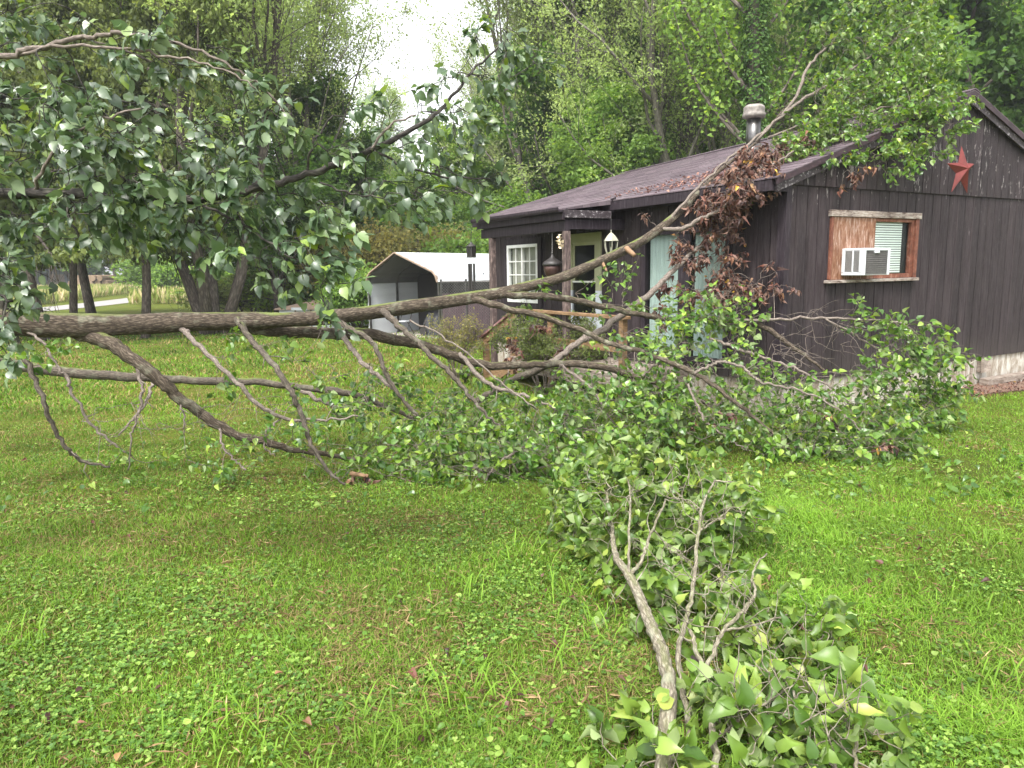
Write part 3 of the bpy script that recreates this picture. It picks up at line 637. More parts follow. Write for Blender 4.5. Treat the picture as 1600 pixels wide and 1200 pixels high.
# side window with plywood half
k = MB().box((.74, -.055, 2.265), (2.56, .0, 2.34)); bevel(k.build('window_head', M['grey_wood'], house), .004)
win = MB().box((.76, -.045, 1.52), (.80, -.012, 2.265)).box((.785, -.030, 1.512), (1.64, -.014, 1.5215)).box((2.46, -.045, 1.515), (2.53, -.012, 2.265)).box((1.62, -.02, 2.22), (2.46, .03, 2.265)).box((1.62, -.02, 1.515), (2.46, .03, 1.57)).box((2.40, -.02, 1.57), (2.46, .03, 2.22)).build('window', M['red_frame'], house)
win['label'] = 'red brown framed window half covered with plywood'
bevel(win, .004)
bevel(MB().box((.70, -.085, 1.475), (2.54, -.012, 1.512)).build('sill', M['grey_wood'], win), .004)
bevel(MB().box((.80, -.032, 1.515), (1.625, -.012, 2.262)).build('plywood_panel', M['plywood'], win), .002)
mb = MB()
z = 1.585
while z < 2.215:
    mb.box((1.63, .026, z), (2.27, .031, z + .021)); z += .030
mb.build('blind', M['blind'], win)
MB().box((1.62, .055, 1.52), (2.46, .07, 2.28)).build('room_panel', M['inside'], win)
MB().box((1.63, .014, 1.572), (2.40, .018, 2.218)).build('pane', M['glass'], win)
# vent flap box on the foundation
k = MB().box((4.30, -.07, .10), (4.44, .01, .28)).hexa([(4.27, -.10, .10), (4.46, -.12, .13), (4.46, -.08, .13), (4.27, -.07, .10), (4.28, -.09, .285), (4.47, -.075, .29), (4.47, -.04, .29), (4.28, -.05, .285)])
k.build('vent_flap', M['timber'], house)
MB().tube([(4.02, -.02, .24), (4.14, -.03, .27), (4.2, -.04, .295), (4.3, -.05, .29)], .006, 6).build('cable', M['cream'], house)

# sliding door
sg = MB(); y0, y1, z0, z1 = SLO
for a, b in ((y0 - .07, y0), (y1, y1 + .07)): sg.box((-.03, a, z0 - .05), (.04, b, z1 + .09))
sg.box((-.03, y0, z1), (.04, y1, z1 + .09)).box((-.035, y0, z0 - .05), (.04, y1, z0 + .03)).box((-.01, 1.51, z0 + .03), (.03, 1.73, z1))
sl = sg.build('sliding_door', M['trim'], house); bevel(sl, .003)
for a, b in ((y0, 1.51), (1.73, y1)):
    cm = MB(); n = 16
    xs = np.linspace(a, b, n * 4 + 1)
    v = []; 
    for x in xs: dd = .075 + .018 * math.sin((x - a) * 2 * math.pi / .088) ; v += [(dd, x, z0 + .03), (dd, x, z1)]
    cm.add(v, [(2 * i, 2 * i + 2, 2 * i + 3, 2 * i + 1) for i in range(len(xs) - 1)]); cm.build('curtain', M['curtain_m'], sl, True)
    MB().box((.012, a, z0 + .03), (.018, b, z1)).build('pane', M['glass'], sl)
MB().box((.12, y0, z0), (.14, y1, z1)).build('room_panel', M['inside'], sl)
# front door
y0, y1, z0, z1 = DOO
d = MB().box((-.04, y0 - .03, z0), (.03, y0 + .10, 1.35)).box((-.04, y1 - .04, z0), (.03, y1 + .03, 1.35)).box((-.035, y0 + .10, z0), (.03, y1 - .04, z0 + .018)).build('door', M['door_white'], house)
d['label'] = 'storm door with olive trim above and white panel below'
k = MB().box((-.04, y0 - .03, 1.35), (.03, y0 + .10, z1 - .12)).box((-.04, y1 - .04, 1.35), (.03, y1 + .03, z1 - .12)).box((-.042, y0 - .03, z1 - .12), (.03, y1 + .03, z1 + .03)); bevel(k.build('door_trim', M['olive_trim'], d), .004)
k = MB().box((-.02, y0 + .10, 2.06), (.02, y1 - .04, 2.10)).box((-.02, y0 + .10, 1.50), (.02, y0 + .155, 2.06)).box((-.02, y1 - .09, 1.50), (.02, y1 - .04, 2.06)); bevel(k.build('sash_trim', M['olive_trim'], d), .003)
MB().box((-.03, y0 + .10, 1.475), (.02, y1 - .04, 1.50)).build('mid_rail', M['white'], d)
MB().box((-.01, y0 + .10, 1.50), (-.004, y1 - .04, 2.06)).box((-.01, y0 + .1, .93), (-.004, y1 - .04, 1.475)).build('pane', M['glass_dark'], d)
MB().box((-.02, y0 + .10, z0 + .02), (.02, y1 - .04, .915)).box((-.028, y0 + .10, .915), (.02, y1 - .04, .93)).build('kick_panel', M['door_white'], d)
MB().box((.06, y0, z0), (.08, y1, z1)).build('inner_door', M['inside'], d)
# lite window
y0, y1, z0, z1 = WIN
k = MB().box((-.045, y0 - .12, z0 - .1), (-.012, y0, z1 + .11)).box((-.045, y1, z0 - .1), (-.012, y1 + .12, z1 + .11)).box((-.045, y0, z1), (-.012, y1, z1 + .11)).box((-.045, y0, z0 - .1), (-.012, y1, z0))
bevel(k.build('window_casing', M['trim'], house), .004)
wf = MB(); wf.box((-.05, y0, z0), (.02, y0 + .055, z1)).box((-.05, y1 - .055, z0), (.02, y1, z1)).box((-.05, y0 + .055, z1 - .055), (.02, y1 - .055, z1)).box((-.05, y0 + .055, z0), (.02, y1 - .055, z0 + .05)).box((-.045, (y0 + y1) / 2 - .02, z0 + .05), (.015, (y0 + y1) / 2 + .02, z1 - .055))
wo_ = wf.build('window', M['white'], house); wo_['label'] = 'white framed window divided into small panes beside the door'; bevel(wo_, .003)
mu = MB()
for c in (y0 + .29, y1 - .29): mu.box((-.030, c - .009, z0 + .05), (-.018, c + .009, z1 - .055))
for q in (1.36, 1.60, 1.84): mu.box((-.032, y0 + .055, q - .009), (-.020, y1 - .055, q + .009))
mu.build('muntins', M['white'], wo_)
MB().box((-.012, y0 + .05, z0 + .05), (-.006, y1 - .05, z1 - .05)).build('pane', M['glass'], wo_)
v = []; xs = np.linspace(y0 + .05, y1 - .05, 60)
for x in xs: dd = .04 + .014 * math.sin(x * 62); v += [(dd, x, z0 + .05), (dd, x, z1 - .05)]
MB().add(v, [(2 * i, 2 * i + 2, 2 * i + 3, 2 * i + 1) for i in range(59)]).build('curtain', simple('grey beige curtain', (.40, .38, .33), (.30, .29, .25), .9, 4, .1, stretch=(1, 12, .4)), wo_, True)
MB().box((.07, y0, z0), (.085, y1, z1)).build('room_panel', M['inside'], wo_)

# porch roof, beam, posts
k = MB(); k.hexa([(-1.12, 2.84, 2.505), (-.29, 2.80, 2.60), (-.29, 5.34, 2.60), (-1.12, 5.34, 2.505), (-1.12, 2.84, 2.525), (-.29, 2.80, 2.668), (-.29, 5.34, 2.668), (-1.12, 5.34, 2.525)])
pr = k.build('porch_roof', M['shingle'], house)
bevel(MB().box((-1.15, 2.81, 2.37), (-1.115, 5.36, 2.47)).build('porch_fascia', M['trim'], house), .004)
bevel(MB().box((-1.115, 2.81, 2.40), (-.30, 2.84, 2.505)).build('porch_end_board', M['trim_worn'], house), .004)
g = MB()
prof = [(-1.15, 2.475), (-1.235, 2.475), (-1.245, 2.50), (-1.245, 2.535), (-1.236, 2.535), (-1.23, 2.50), (-1.15, 2.487)]
v = [(a, 2.79, b) for a, b in prof] + [(a, 5.40, b) for a, b in prof]; n = len(prof)
g.add(v, [(i, (i + 1) % n, n + (i + 1) % n, n + i) for i in range(n)] + [tuple(range(n)), tuple(range(n, 2 * n))[::-1]]); g.build('gutter', M['trim'], house)
MB().hexa([(-.30, 2.77, 2.50), (-.27, 2.70, 2.52), (-.27, 2.78, 2.50), (-.30, 2.80, 2.50), (-.34, 2.74, 2.68), (-.32, 2.69, 2.70), (-.28, 2.78, 2.69), (-.33, 2.80, 2.68)]).build('flashing', M['trim'], house)
bevel(MB().box((-1.09, 2.84, 2.22), (-1.01, 5.33, 2.368)).build('porch_beam', M['trim'], house), .004)
MB().box((-1.005, 2.86, 2.25), (-.0, 2.90, 2.40)).build('porch_side_beam', M['trim'], house)
MB().box((-1.10, 2.86, 2.375), (-.02, 5.33, 2.39)).build('porch_ceiling', M['trim'], house)
M['post'] = streaky('worn brown post', (.05, .035, .033), (.10, .072, .066), (.24, .18, .16), .75, (10, 10, 3))
for tt in (2.87, 5.02): bevel(MB().box((-1.095, tt - .045, -.1 if tt > 4 else .33), (-1.005, tt + .045, 2.218)).build('post', M['post'], house), .005)
# porch deck with railing
dk = empty('porch_deck', (0, 0, 0)); dk.parent = house
dk2 = MB()
for i in range(8): dk2.box((-1.15 + i * .143, 1.5, .30), (-1.15 + i * .143 + .135, 4.35, .33))
COL.objects.unlink(dk); bpy.data.objects.remove(dk)
dk = dk2.build('porch_deck', M['timber'], house); bevel(dk, .003)
MB().box((-1.15, 1.5, .12), (-1.11, 4.35, .296)).box((-1.11, 1.5, .12), (0, 1.54, .296)).box((-1.1, 4.31, .12), (0, 4.35, .296)).build('deck_skirt', M['timber'], dk)
k = MB()
for tt, zt in ((1.54, 1.05), (3.2, 1.05), (4.30, 1.05)): k = MB().box((-1.14, tt - .04, -.12), (-1.06, tt + .04, zt)); bevel(k.build('rail_post', M['lumber'], dk), .004)
for zz_, hh_ in ((1.055, .04), (.62, .04)): bevel(MB().box((-1.16 if zz_ > 1 else -1.12, 1.46 if zz_ > 1 else 1.58, zz_), (-1.04 if zz_ > 1 else -1.08, 3.16 if zz_ < 1 else 4.36, zz_ + hh_ + (.05 if zz_ < 1 else 0))).build('rail', M['lumber'], dk), .003)
bevel(MB().box((-1.12, 3.24, .62), (-1.08, 4.26, .71)).build('rail', M['lumber'], dk), .003)
st_ = MB()
for i, (ta, zt) in enumerate(((4.36, .20), (4.66, .07))): st_.box((-1.1, ta, zt - .04), (-.2, ta + .29, zt))
st_.bar((-1.13, 4.35, .20), (-1.13, 5.0, -.12), .04, .22).bar((-.18, 4.35, .20), (-.18, 5.0, -.12), .04, .22); stp = st_.build('stairs', M['lumber'], dk)
bevel(MB().box((-1.17, 5.12, -.12), (-1.08, 5.21, .53)).build('newel_post', M['lumber'], stp), .004)
bevel(MB().bar((-1.12, 4.2, .985), (-1.12, 5.25, .50), .045, .13).build('stair_rail', M['lumber'], stp), .003)
hr = MB().bar((-1.12, 4.15, 1.075), (-1.12, 5.32, .545), .13, .035).build('handrail', M['handrail'], stp); bevel(hr, .004)
# chimney flue
ch = MB().lathe([(.105, 3.3), (.105, 3.88)], (1.9, 2.22, 0), 24).lathe([(.15, 3.30), (.20, 3.38), (.11, 3.5)], (1.9, 2.22, 0), 24).build('chimney', M['steel'], r1, True)
MB().lathe([(.11, 3.86), (.165, 3.885), (.168, 3.93), (.15, 3.945), (.158, 3.965), (.15, 3.985), (.158, 4.005), (.15, 4.03), (.12, 4.055), (.04, 4.06)], (1.9, 2.22, 0), 24).build('chimney_cap', M['rust_cap'], ch, True)
for o in (ch,): 
    for p in o.data.polygons: p.use_smooth = len(p.vertices) == 4

# ---- things on and beside the cabin
def at_house(name, s, t, z, label, cat, group=None):
    p = hw(s, t, z); return empty(name, p, HA, label, cat, group)
ac = at_house('air_conditioner', 0, 0, 0, 'white window air conditioner unit jutting from the plywood in the end window', 'air conditioner')
A0, A1, AZ0, AZ1, AD = .99, 1.50, 1.565, 1.885, .33
k = MB().box((A0, -AD + .02, AZ0), (A1, -.034, AZ0 + .035)).box((A0, -AD + .02, AZ1 - .03), (A1, -.034, AZ1)).box((A0 + .012, -AD + .03, AZ0 + .035), (A1 - .012, -.034, AZ1 - .03))
k.box((A0, -AD, AZ0), (A0 + .04, -AD + .03, AZ1)).box((A1 - .04, -AD, AZ0), (A1, -AD + .03, AZ1)).box((A0 + .04, -AD, AZ1 - .03), (A1 - .04, -AD + .03, AZ1)).box((A0 + .2, -AD - .008, AZ1 - .06), (A0 + .29, -AD + .03, AZ1 - .032))
for a, b in ((-AD + .03, -AD + .065), (-.19, -.17), (-.075, -.034)): k.box((A0 - .002, a, AZ0 + .035), (A0 + .011, b, AZ1 - .03))
bevel(k.build('housing', M['ac'], ac), .005)
k = MB(); z = AZ0 + .045
while z < AZ1 - .035: k.box((A0 + .006, -AD + .065, z), (A0 + .0115, -.075, z + .007)); z += .012
k.build('side_louvres', M['grille'], ac)
k = MB(); x = A0 + .04
while x < A1 - .04: k.box((x, -AD + .012, AZ0 + .01), (x + .003, -AD + .02, AZ1 - .03)); x += .013
z = AZ0 + .02
while z < AZ1 - .035: k.box((A0 + .04, -AD + .006, z), (A1 - .04, -AD + .0115, z + .004)); z += .025
k.box((A0 + .04, -AD + .0215, AZ0 + .01), (A1 - .04, -AD + .0295, AZ1 - .03)); k.build('condenser_grille', M['grille'], ac)
# star
star = at_house('wall_star', 3.42, -.036, 2.94, 'red five pointed metal barn star hung high on the gable wall', 'wall star')
o5 = [(-.04, .31), (.31, .09), (.19, -.31), (-.20, -.31), (-.35, .06)]
cx_, cz_ = .06, .0
pts5 = [(a, 0, b) for a, b in o5]; inn = []
for i in range(5):
    a = np.array(o5[i]); b = np.array(o5[(i + 1) % 5]); m_ = (a + b) / 2; c_ = np.array([.0, 0.0]); inn.append(tuple(c_ + (m_ - c_) * .46))
v = [(.02, -.085, .01)]; 
for i in range(5): v.append((o5[i][0], 0, o5[i][1])); v.append((inn[i][0], -.002, inn[i][1]))
v.append((0, .0, 0)); fs = []
for i in range(10): fs.append((0, 1 + i, 1 + (i + 1) % 10)); fs.append((11, 1 + (i + 1) % 10, 1 + i))
MB().add(v, fs).build('star_plate', M['star'], star)
MB().tube([(.0, -.01, .12), (-.02, .03, .13)], .004, 5).build('hanger', M['black'], star)

# lantern
ln = at_house('hanging_lantern', -.75, 2.27, 1.86, 'cream metal carriage lantern with glass sides hanging by the front door', 'lantern')
ln.location = hw(-.9, 2.05, 1.86)
k = MB()
for i in range(6):
    a = i * math.pi / 3; k.tube([(.05 * math.cos(a), .05 * math.sin(a), 0), (.085 * math.cos(a), .085 * math.sin(a), .10), (.095 * math.cos(a), .095 * math.sin(a), .19)], .006, 5)
k.lathe([(.06, -.012), (.06, .0), (.05, .006)], n=6).lathe([(.105, .19), (.10, .20), (.06, .255), (.03, .285), (.012, .30)], n=6).tube([(0, 0, .29), (0, 0, .335)], .007, 6).lathe([(.015, .005), (.015, .10), (.01, .105)], n=8)
k.build('cage', M['cream'], ln)
MB().lathe([(.046, .003), (.078, .10), (.088, .188)], n=6).build('glass', M['glass'], ln)
MB().tube([(0, 0, .335), (0, 0, .53)], .004, 5).build('hook', M['black'], ln)
# bell-shaped feeder
bl = at_house('hanging_feeder', -1.05, 3.23, 1.5, 'dark acorn shaped feeder hanging on a chain from the porch beam', 'feeder')
MB().lathe([(.02, .06), (.06, .075), (.105, .12), (.125, .19), (.128, .255)], n=20).build('bowl', M['bronze'], bl, True)
MB().lathe([(.14, .245), (.148, .265), (.135, .295), (.09, .325), (.045, .35), (.018, .385), (.014, .41)], n=20).build('lid', M['black'], bl, True)
k = MB()
for i in range(11):
    z = .41 + i * .029; a = (i % 2) * math.pi / 2
    k.tube([(.008 * math.cos(a) * math.sin(u), .008 * math.sin(a) * math.sin(u), z + .018 * math.cos(u) + .01) for u in np.linspace(0, 2 * math.pi, 8)], .0025, 4)
k.tube([(0, 0, .715), (0, 0, .80)], .003, 4)
k.build('chain', M['steel'], bl)
# pale flower ornament on post
fo = at_house('post_ornament', -1.12, 2.86, 2.0, 'small cream flower ornament clipped high on the porch post', 'ornament')
v0 = RNG.normal(0, .045, (26, 3)) * [.5, 1, 1] + [-.02, .03, .06]
k = scatter('petals', leaf_tpl(.45), v0, RNG.normal(0, 1, (26, 3)), RNG.normal(0, 1, (26, 3)), .045, simple('cream petals', (.66, .58, .42), (.5, .4, .25), .8, 20, .1), fo)
MB().tube([(0, 0, -.08), (0, .01, .05)], .005, 5).build('stem', M['timber'], fo)
# wind chime on bracket from the eave corner
wc = empty('wind_chime', hw(-1.12, 5.5, 1.2), HA, 'black wind chime with lantern shaped top and long dark tubes at the porch corner', 'wind chime')
wc.location = P(738, 460, 12.6); wz = wc.location.z
T0 = P(738, 378, 12.6)[2] - wz
k = MB().lathe([(.09, T0 - .26), (.09, T0 - .245), (.065, T0 - .24)], n=12).lathe([(.085, T0 - .075), (.07, T0 - .06), (.03, T0 - .03), (.012, T0)], n=12)
for i in range(10):
    a = i * math.pi / 5; k.bar((.07 * math.cos(a), .07 * math.sin(a), T0 - .245), (.072 * math.cos(a), .072 * math.sin(a), T0 - .07), .012, .012, (1, .3, 0))
k.lathe([(.05, T0 - .24), (.05, T0 - .08)], n=10); k.build('chime_top', M['black'], wc)
for i, (a, l) in enumerate(((.3, .0), (1.6, .02), (2.9, -.03), (4.1, .05), (5.3, .01))):
    x, y = .05 * math.cos(a), .05 * math.sin(a)
    MB().lathe([(.016, l - .05), (.016, T0 - .36)], (x, y, 0), 8).build('tube', M['black'], wc)
for a in (.3, 1.6, 2.9, 4.1, 5.3): MB().tube([(.05 * math.cos(a), .05 * math.sin(a), T0 - .36), (.06 * math.cos(a), .06 * math.sin(a), T0 - .255)], .002, 4).build('tube_cord', M['black'], wc)
k = MB()
cp = hw(-1.19, 5.38, 2.48) - np.array(wc.location); ca, sa = math.cos(-HA), math.sin(-HA)
cp = np.array([cp[0] * ca - cp[1] * sa, cp[0] * sa + cp[1] * ca, cp[2]])
k.tube([(0, 0, T0), (0, 0, T0 + .04), tuple(cp * [.5, .5, 1] + [0, 0, .03]), tuple(cp)], .004, 5); k.build('hanging_cord', M['black'], wc)
# solar light
g = Gd(727, 598, -.1)
sl_ = empty('solar_light', g, 0, 'small round grey solar path light under the bare shrub', 'path light')
MB().lathe([(.02, -.1), (.02, .05), (.05, .06), (.055, .10), (.09, .11), (.085, .135), (.03, .15)], n=16).build('lamp_head', M['steel'], sl_, True)
# timber and mulch along the gable
k = MB().box((4.24, -.20, -.085), (7.0, -.07, .02)); b_ = k.build('landscape_timber', M['timber']); b_.location = (HC[0], HC[1], 0); b_.rotation_euler = (0, 0, HA); bevel(b_, .01)
tag(b_, 'grey square landscape timber lying along the foundation of the end wall', 'timber')
ss = np.linspace(3.2, 7.6, 40); v = []
for i, s in enumerate(ss):
    o_ = -.62 - .12 * math.sin(3 * s) + (.28 if s < 3.5 else 0); 
    for tt in (o_, (o_ + .0) / 2, -.0): p = hw(s, tt, 0); v.append((p[0], p[1], float(gz(p[0], p[1])) + (.008 if tt == o_ else .022)))
nm = nmesh('mulch_bed', v, [np.array([(3 * i + j, 3 * i + 3 + j, 3 * i + 4 + j, 3 * i + 1 + j) for i in range(39) for j in (0, 1)])], M['mulch'], None, True); tag(nm, kind='structure')
N = 900; s = RNG.uniform(3.2, 7.4, N); t = RNG.uniform(-.75, -.02, N) ** 1; pp = np.array([hw(a, b, 0) for a, b in zip(s, t)]); pp[:, 2] = gz(pp[:, 0], pp[:, 1]) + RNG.uniform(.02, .05, N)
LIT = [pp]
# litter lying on the roof below the fallen limb
N = 520; c = RNG.random(N); s = np.clip(RNG.normal(.25 + .9 * c, .35, N), -.28, 2.4); t = RNG.normal(1.35 - .55 * c, .42, N) + .25
pp = np.array([hw(a, b, 2.66 + SL * (a + .3) + .02) for a, b in zip(s, t)]); LIT.append(pp)
N = 160; s = RNG.uniform(-.2, .3, N); t = RNG.uniform(.6, 3.2, N); LIT.append(np.array([hw(a, b, 2.66 + SL * (a + .3) + .02) for a, b in zip(s, t)]))
rf = np.concatenate(LIT[1:]); rs_, rt_ = st(rf[:, 0], rf[:, 1]); rf[:, 2] -= .031 * rt_ * (rs_ + .3) / 3.74; N = len(rf); a = RNG.uniform(0, 6.28, N)
tag(scatter('roof_litter', leaf_tpl(.35, .6, .6), rf, np.stack([np.cos(a), np.sin(a), RNG.normal(0, .3, N)], -1), RNG.normal(0, .4, (N, 3)) + [0, 0, 1], RNG.uniform(.025, .05, N), M['leaf_litter']), 'dry reddish leaves scattered on the shingles near the fallen limb', 'leaf litter', kind='stuff')
gp = LIT[0]; xx, yy = sample_ground(150, 2.3, 8, .8); gp = np.concatenate([gp, np.stack([xx, yy, gz(xx, yy) + .045], -1)]); N = len(gp); a = RNG.uniform(0, 6.28, N)
tag(scatter('leaf_litter', leaf_tpl(.35, .6, .6), gp, np.stack([np.cos(a), np.sin(a), RNG.normal(0, .3, N)], -1), RNG.normal(0, .4, (N, 3)) + [0, 0, 1], RNG.uniform(.02, .04, N), M['leaf_dead']), 'brown fallen leaves on the mulch and thinly over the grass', 'leaf litter', kind='stuff')

# ================================================================== CARPORT, FENCE, SHED
M['metal_white'] = simple('white ribbed sheet metal', (.62, .65, .68), (.48, .50, .53), .35, 1.5, .05, 0, (1, .3, 3))
M['metal_in'] = simple('shade darkened inside of sheet metal', (.14, .14, .14), (.09, .09, .09), .5, 2, .05)  # inside face of the sheet, its shade put into a darker grey
M['tan'] = simple('faded tan edge trim', (.36, .26, .19), (.26, .19, .15), .6, 4, .1)
WR = np.array([-1.88, 19.55]); WL = np.array([-4.02, 21.0]); wd_ = WL - WR; WW = np.linalg.norm(wd_); wd_ /= WW; ca_ = math.atan2(wd_[1], wd_[0])
# local x = along the front from right post to left post, local y = -(depth)
cpx = empty('carport', (WR[0], WR[1], -.1), ca_, 'white metal carport with tan edged arched front beyond the shrubs', 'carport')
CD = -4.6
prof = [(0, 0), (0, 1.50), (.05, 1.66), (.16, 1.78), (WW * .57, 2.30), (WW - .16, 1.78), (WW - .05, 1.66), (WW, 1.50), (WW, 0)]
def sheet(pr, y0, y1, th, step=.075, amp=.008, rows=True):
    """folded sheet along the profile with ribs running along the ridge"""
    mb = MB(); pts = []
    for (a, b), (c, d_) in zip(pr[:-1], pr[1:]):
        L_ = math.hypot(c - a, d_ - b); n = max(1, int(L_ / step))
        for i in range(n): f = i / n; pts.append((a + (c - a) * f, b + (d_ - b) * f))
    pts.append(pr[-1]); pts = np.array(pts); tg = np.gradient(pts, axis=0); tg /= np.linalg.norm(tg, axis=1, keepdims=True); nr = np.stack([-tg[:, 1], tg[:, 0]], -1)
    off = np.where(np.arange(len(pts)) % 3 == 0, amp * 2.2, 0)[:, None]; o_ = pts + nr * (off + th); i_ = pts
    v = [];
    for p in o_: v += [(p[0], y0, p[1]), (p[0], y1, p[1])]
    for p in i_: v += [(p[0], y0, p[1]), (p[0], y1, p[1])]
    n = len(pts); fs = []
    for k in range(n - 1): fs.append((2 * k, 2 * k + 1, 2 * k + 3, 2 * k + 2)); fs.append((2 * n + 2 * k, 2 * n + 2 * k + 2, 2 * n + 2 * k + 3, 2 * n + 2 * k + 1))
    for k in range(n - 1): fs.append((2 * k, 2 * k + 2, 2 * n + 2 * k + 2, 2 * n + 2 * k)); fs.append((2 * k + 1, 2 * n + 2 * k + 1, 2 * n + 2 * k + 3, 2 * k + 3))
    return mb.add(v, fs)
sheet(prof[1:-1], .05, CD, .012).build('roof', M['metal_white'], cpx)
sheet([(a * .97 + .04, b - .035) for a, b in prof[1:-1]], .0, CD + .05, .006).build('roof_lining', M['metal_in'], cpx)
sheet([(WW, 1.48), (WW, 0)], .02, CD, .012, .10).build('left_wall', M['metal_white'], cpx)
sheet([(0, 0), (0, 1.48)], -.6, CD, .012, .10).build('right_wall', M['inside'], cpx)  # wall coloured near-black, interior shade put into its colour
MB().box((0.04, -2.07, 0), (WW - .04, -2.05, 1.72)).build('shade_partition', M['inside'], cpx)  # added near-black sheet, stands in for the dark depth of the carport
pf = [(x, .055, z) for x, z in prof[1:-1]]
k = MB()
for a, b in zip(pf[:-1], pf[1:]): k.bar(a, b, .03, .085, (0, 1, 0))
k.build('edge_trim', M['tan'], cpx)
for yy_ in (0, -1.15, -2.3, -3.45, CD + .05):
    k = MB(); pts = [(x * .985 + .012, yy_, z - .03 if z > 0 else 0) for x, z in prof]
    for a, b in zip(pts[:-1], pts[1:]): k.bar(a, b, .05, .05, (0, 1, 0))
    k.build('frame_hoop', M['steel'], cpx)
MB().box((.06, CD + .02, -.005), (WW - .06, -.05, .012)).build('floor', M['slab'], cpx)
MB().box((1.32, -2.04, .02), (1.36, -1.98, 1.9)).build('inner_post', M['black'], cpx)
def incar(name, x, y, z, label, cat): 
    p = np.array([WR[0], WR[1]]) + wd_ * x + np.array([-wd_[1], wd_[0]]) * y
    return empty(name, (p[0], p[1], -.1 + z), ca_, label, cat)
wb = incar('workbench', .75, -1.70, 0, 'dark workbench standing inside the carport', 'workbench')
MB().box((-.6, -.3, .78), (.5, .3, .83)).build('bench_top', M['timber'], wb)
for a, b in ((-.55, -.25), (.42, -.25), (-.55, .22), (.42, .22)): MB().box((a, b, .01), (a + .06, b + .06, .78)).build('leg', M['timber'], wb)
bx_ = incar('storage_box', 1.12, -1.60, .83, 'yellowish box with lid on the workbench in the carport', 'box'); MB().box((-.13, -.12, 0), (.12, .12, .22)).build('box_body', simple('tan carton', (.42, .36, .2), (.3, .25, .14), .8, 6, .1), bx_); MB().box((-.14, -.13, .221), (.13, .13, .25)).build('lid', M['olive_trim'], bx_)
jr = incar('paint_can', .55, -1.60, .83, 'small grey paint can on the workbench', 'can'); MB().lathe([(.07, 0), (.07, .16), (.075, .165), (.06, .17)], n=14).build('can_body', M['steel'], jr, True)
MB().tube([(.07 * math.cos(a), 0, .16 + .08 * math.sin(a)) for a in np.linspace(0, math.pi, 8)], .003, 4).build('bail_handle', M['steel'], jr)
tp = incar('covered_mower', .62, -.85, 0, 'low machine under a black cover at the carport mouth', 'covered machine')
v = []; fs = []; nx_, ny_ = 14, 10
for i in range(nx_):
    for j in range(ny_):
        u, w2 = i / (nx_ - 1), j / (ny_ - 1); e = min(u, 1 - u, w2, 1 - w2); h = .62 * min(1, e * 5) ** .5 + .05 * math.sin(i * 1.7) * math.cos(j * 2.1) * (e > .05); h = max(h, .0)
        v.append((-.5 + u * 1.0 + .02 * math.sin(j), -.4 + .8 * w2 + .02 * math.sin(i * 2), h + .01))
for i in range(nx_ - 1):
    for j in range(ny_ - 1): a = i * ny_ + j; fs.append((a, a + ny_, a + ny_ + 1, a + 1))
MB().add(v, fs).build('cover', simple('black tarp', (.025, .026, .03), (.015, .015, .018), .5, 8, .3), tp, True)
for a in (-.3, .3): MB().lathe([(.02, -.03), (.11, -.03), (.12, 0), (.11, .03), (.02, .03)], n=14).build('wheel', M['black'], tp).rotation_euler = (R(90), 0, 0)
for o in tp.children:
    if o.name.startswith('wheel'): o.location = (-.35 if '.' not in o.name else .35, .42, .13)
ch_ = incar('folding_chair', 1.7, -.5, 0, 'white metal folding chair frame at the carport mouth', 'chair')
for a in (-.18, .18):
    MB().tube([(a, .2, 0), (a, 0, .4), (a, -.15, .75)], .012, 6).build('leg', M['steel'], ch_); MB().tube([(a * .9, -.2, 0), (a * .9, .1, .42)], .012, 6).build('leg', M['steel'], ch_)
MB().box((-.18, -.1, .39), (.18, .2, .41)).build('seat', M['metal_white'], ch_); MB().box((-.17, -.17, .6), (.17, -.14, .74)).build('backrest', M['metal_white'], ch_)

# chain link fence with slats
fa = P(689, 440, 18.6); fb = P(768, 438, 18.2); fa[2] = fb[2] = -.1; dv = fb - fa; FL = np.linalg.norm(dv[:2]); fang = math.atan2(dv[1], dv[0]); FH = P(728, 440, 18.4)[2] + .1
fn = empty('chain_link_fence', fa, fang, 'chain link fence with purple brown privacy slats beside the carport', 'fence')
M['slat'] = simple('faded plum privacy slat', (.15, .085, .10), (.09, .05, .062), .7, 6, .1)
for i, x in enumerate((0, FL * .5, FL)): MB().lathe([(.028, 0), (.028, FH + .05), (.01, FH + .07)], (x, 0, 0), 10).build('fence_post', M['steel'], fn)
MB().tube([(0, 0, FH), (FL, 0, FH)], .02, 8).build('top_rail', M['steel'], fn)
k = MB(); st2 = .07; n = int((FL + FH) / st2)
for i in range(n):
    x = i * st2 - FH
    a0 = max(x, 0); a1 = min(x + FH, FL)
    if a1 > a0: k.tube([(a0, -.012, a0 - x), (a1, -.012, a1 - x)], .005, 4)
    x = i * st2; a1 = min(x, FL); a0 = max(x - FH, 0)
    if a1 > a0: k.tube([(a0, -.018, x - a0), (a1, -.018, x - a1)], .005, 4)
k.build('chain_mesh', M['steel'], fn)
k = MB(); x = .03
while x < FL - .04: k.box((x, .0, .05), (x + .052, .006, FH - .28 + RNG.uniform(-.01, .01))); x += .062
k.build('slats', M['slat'], fn)

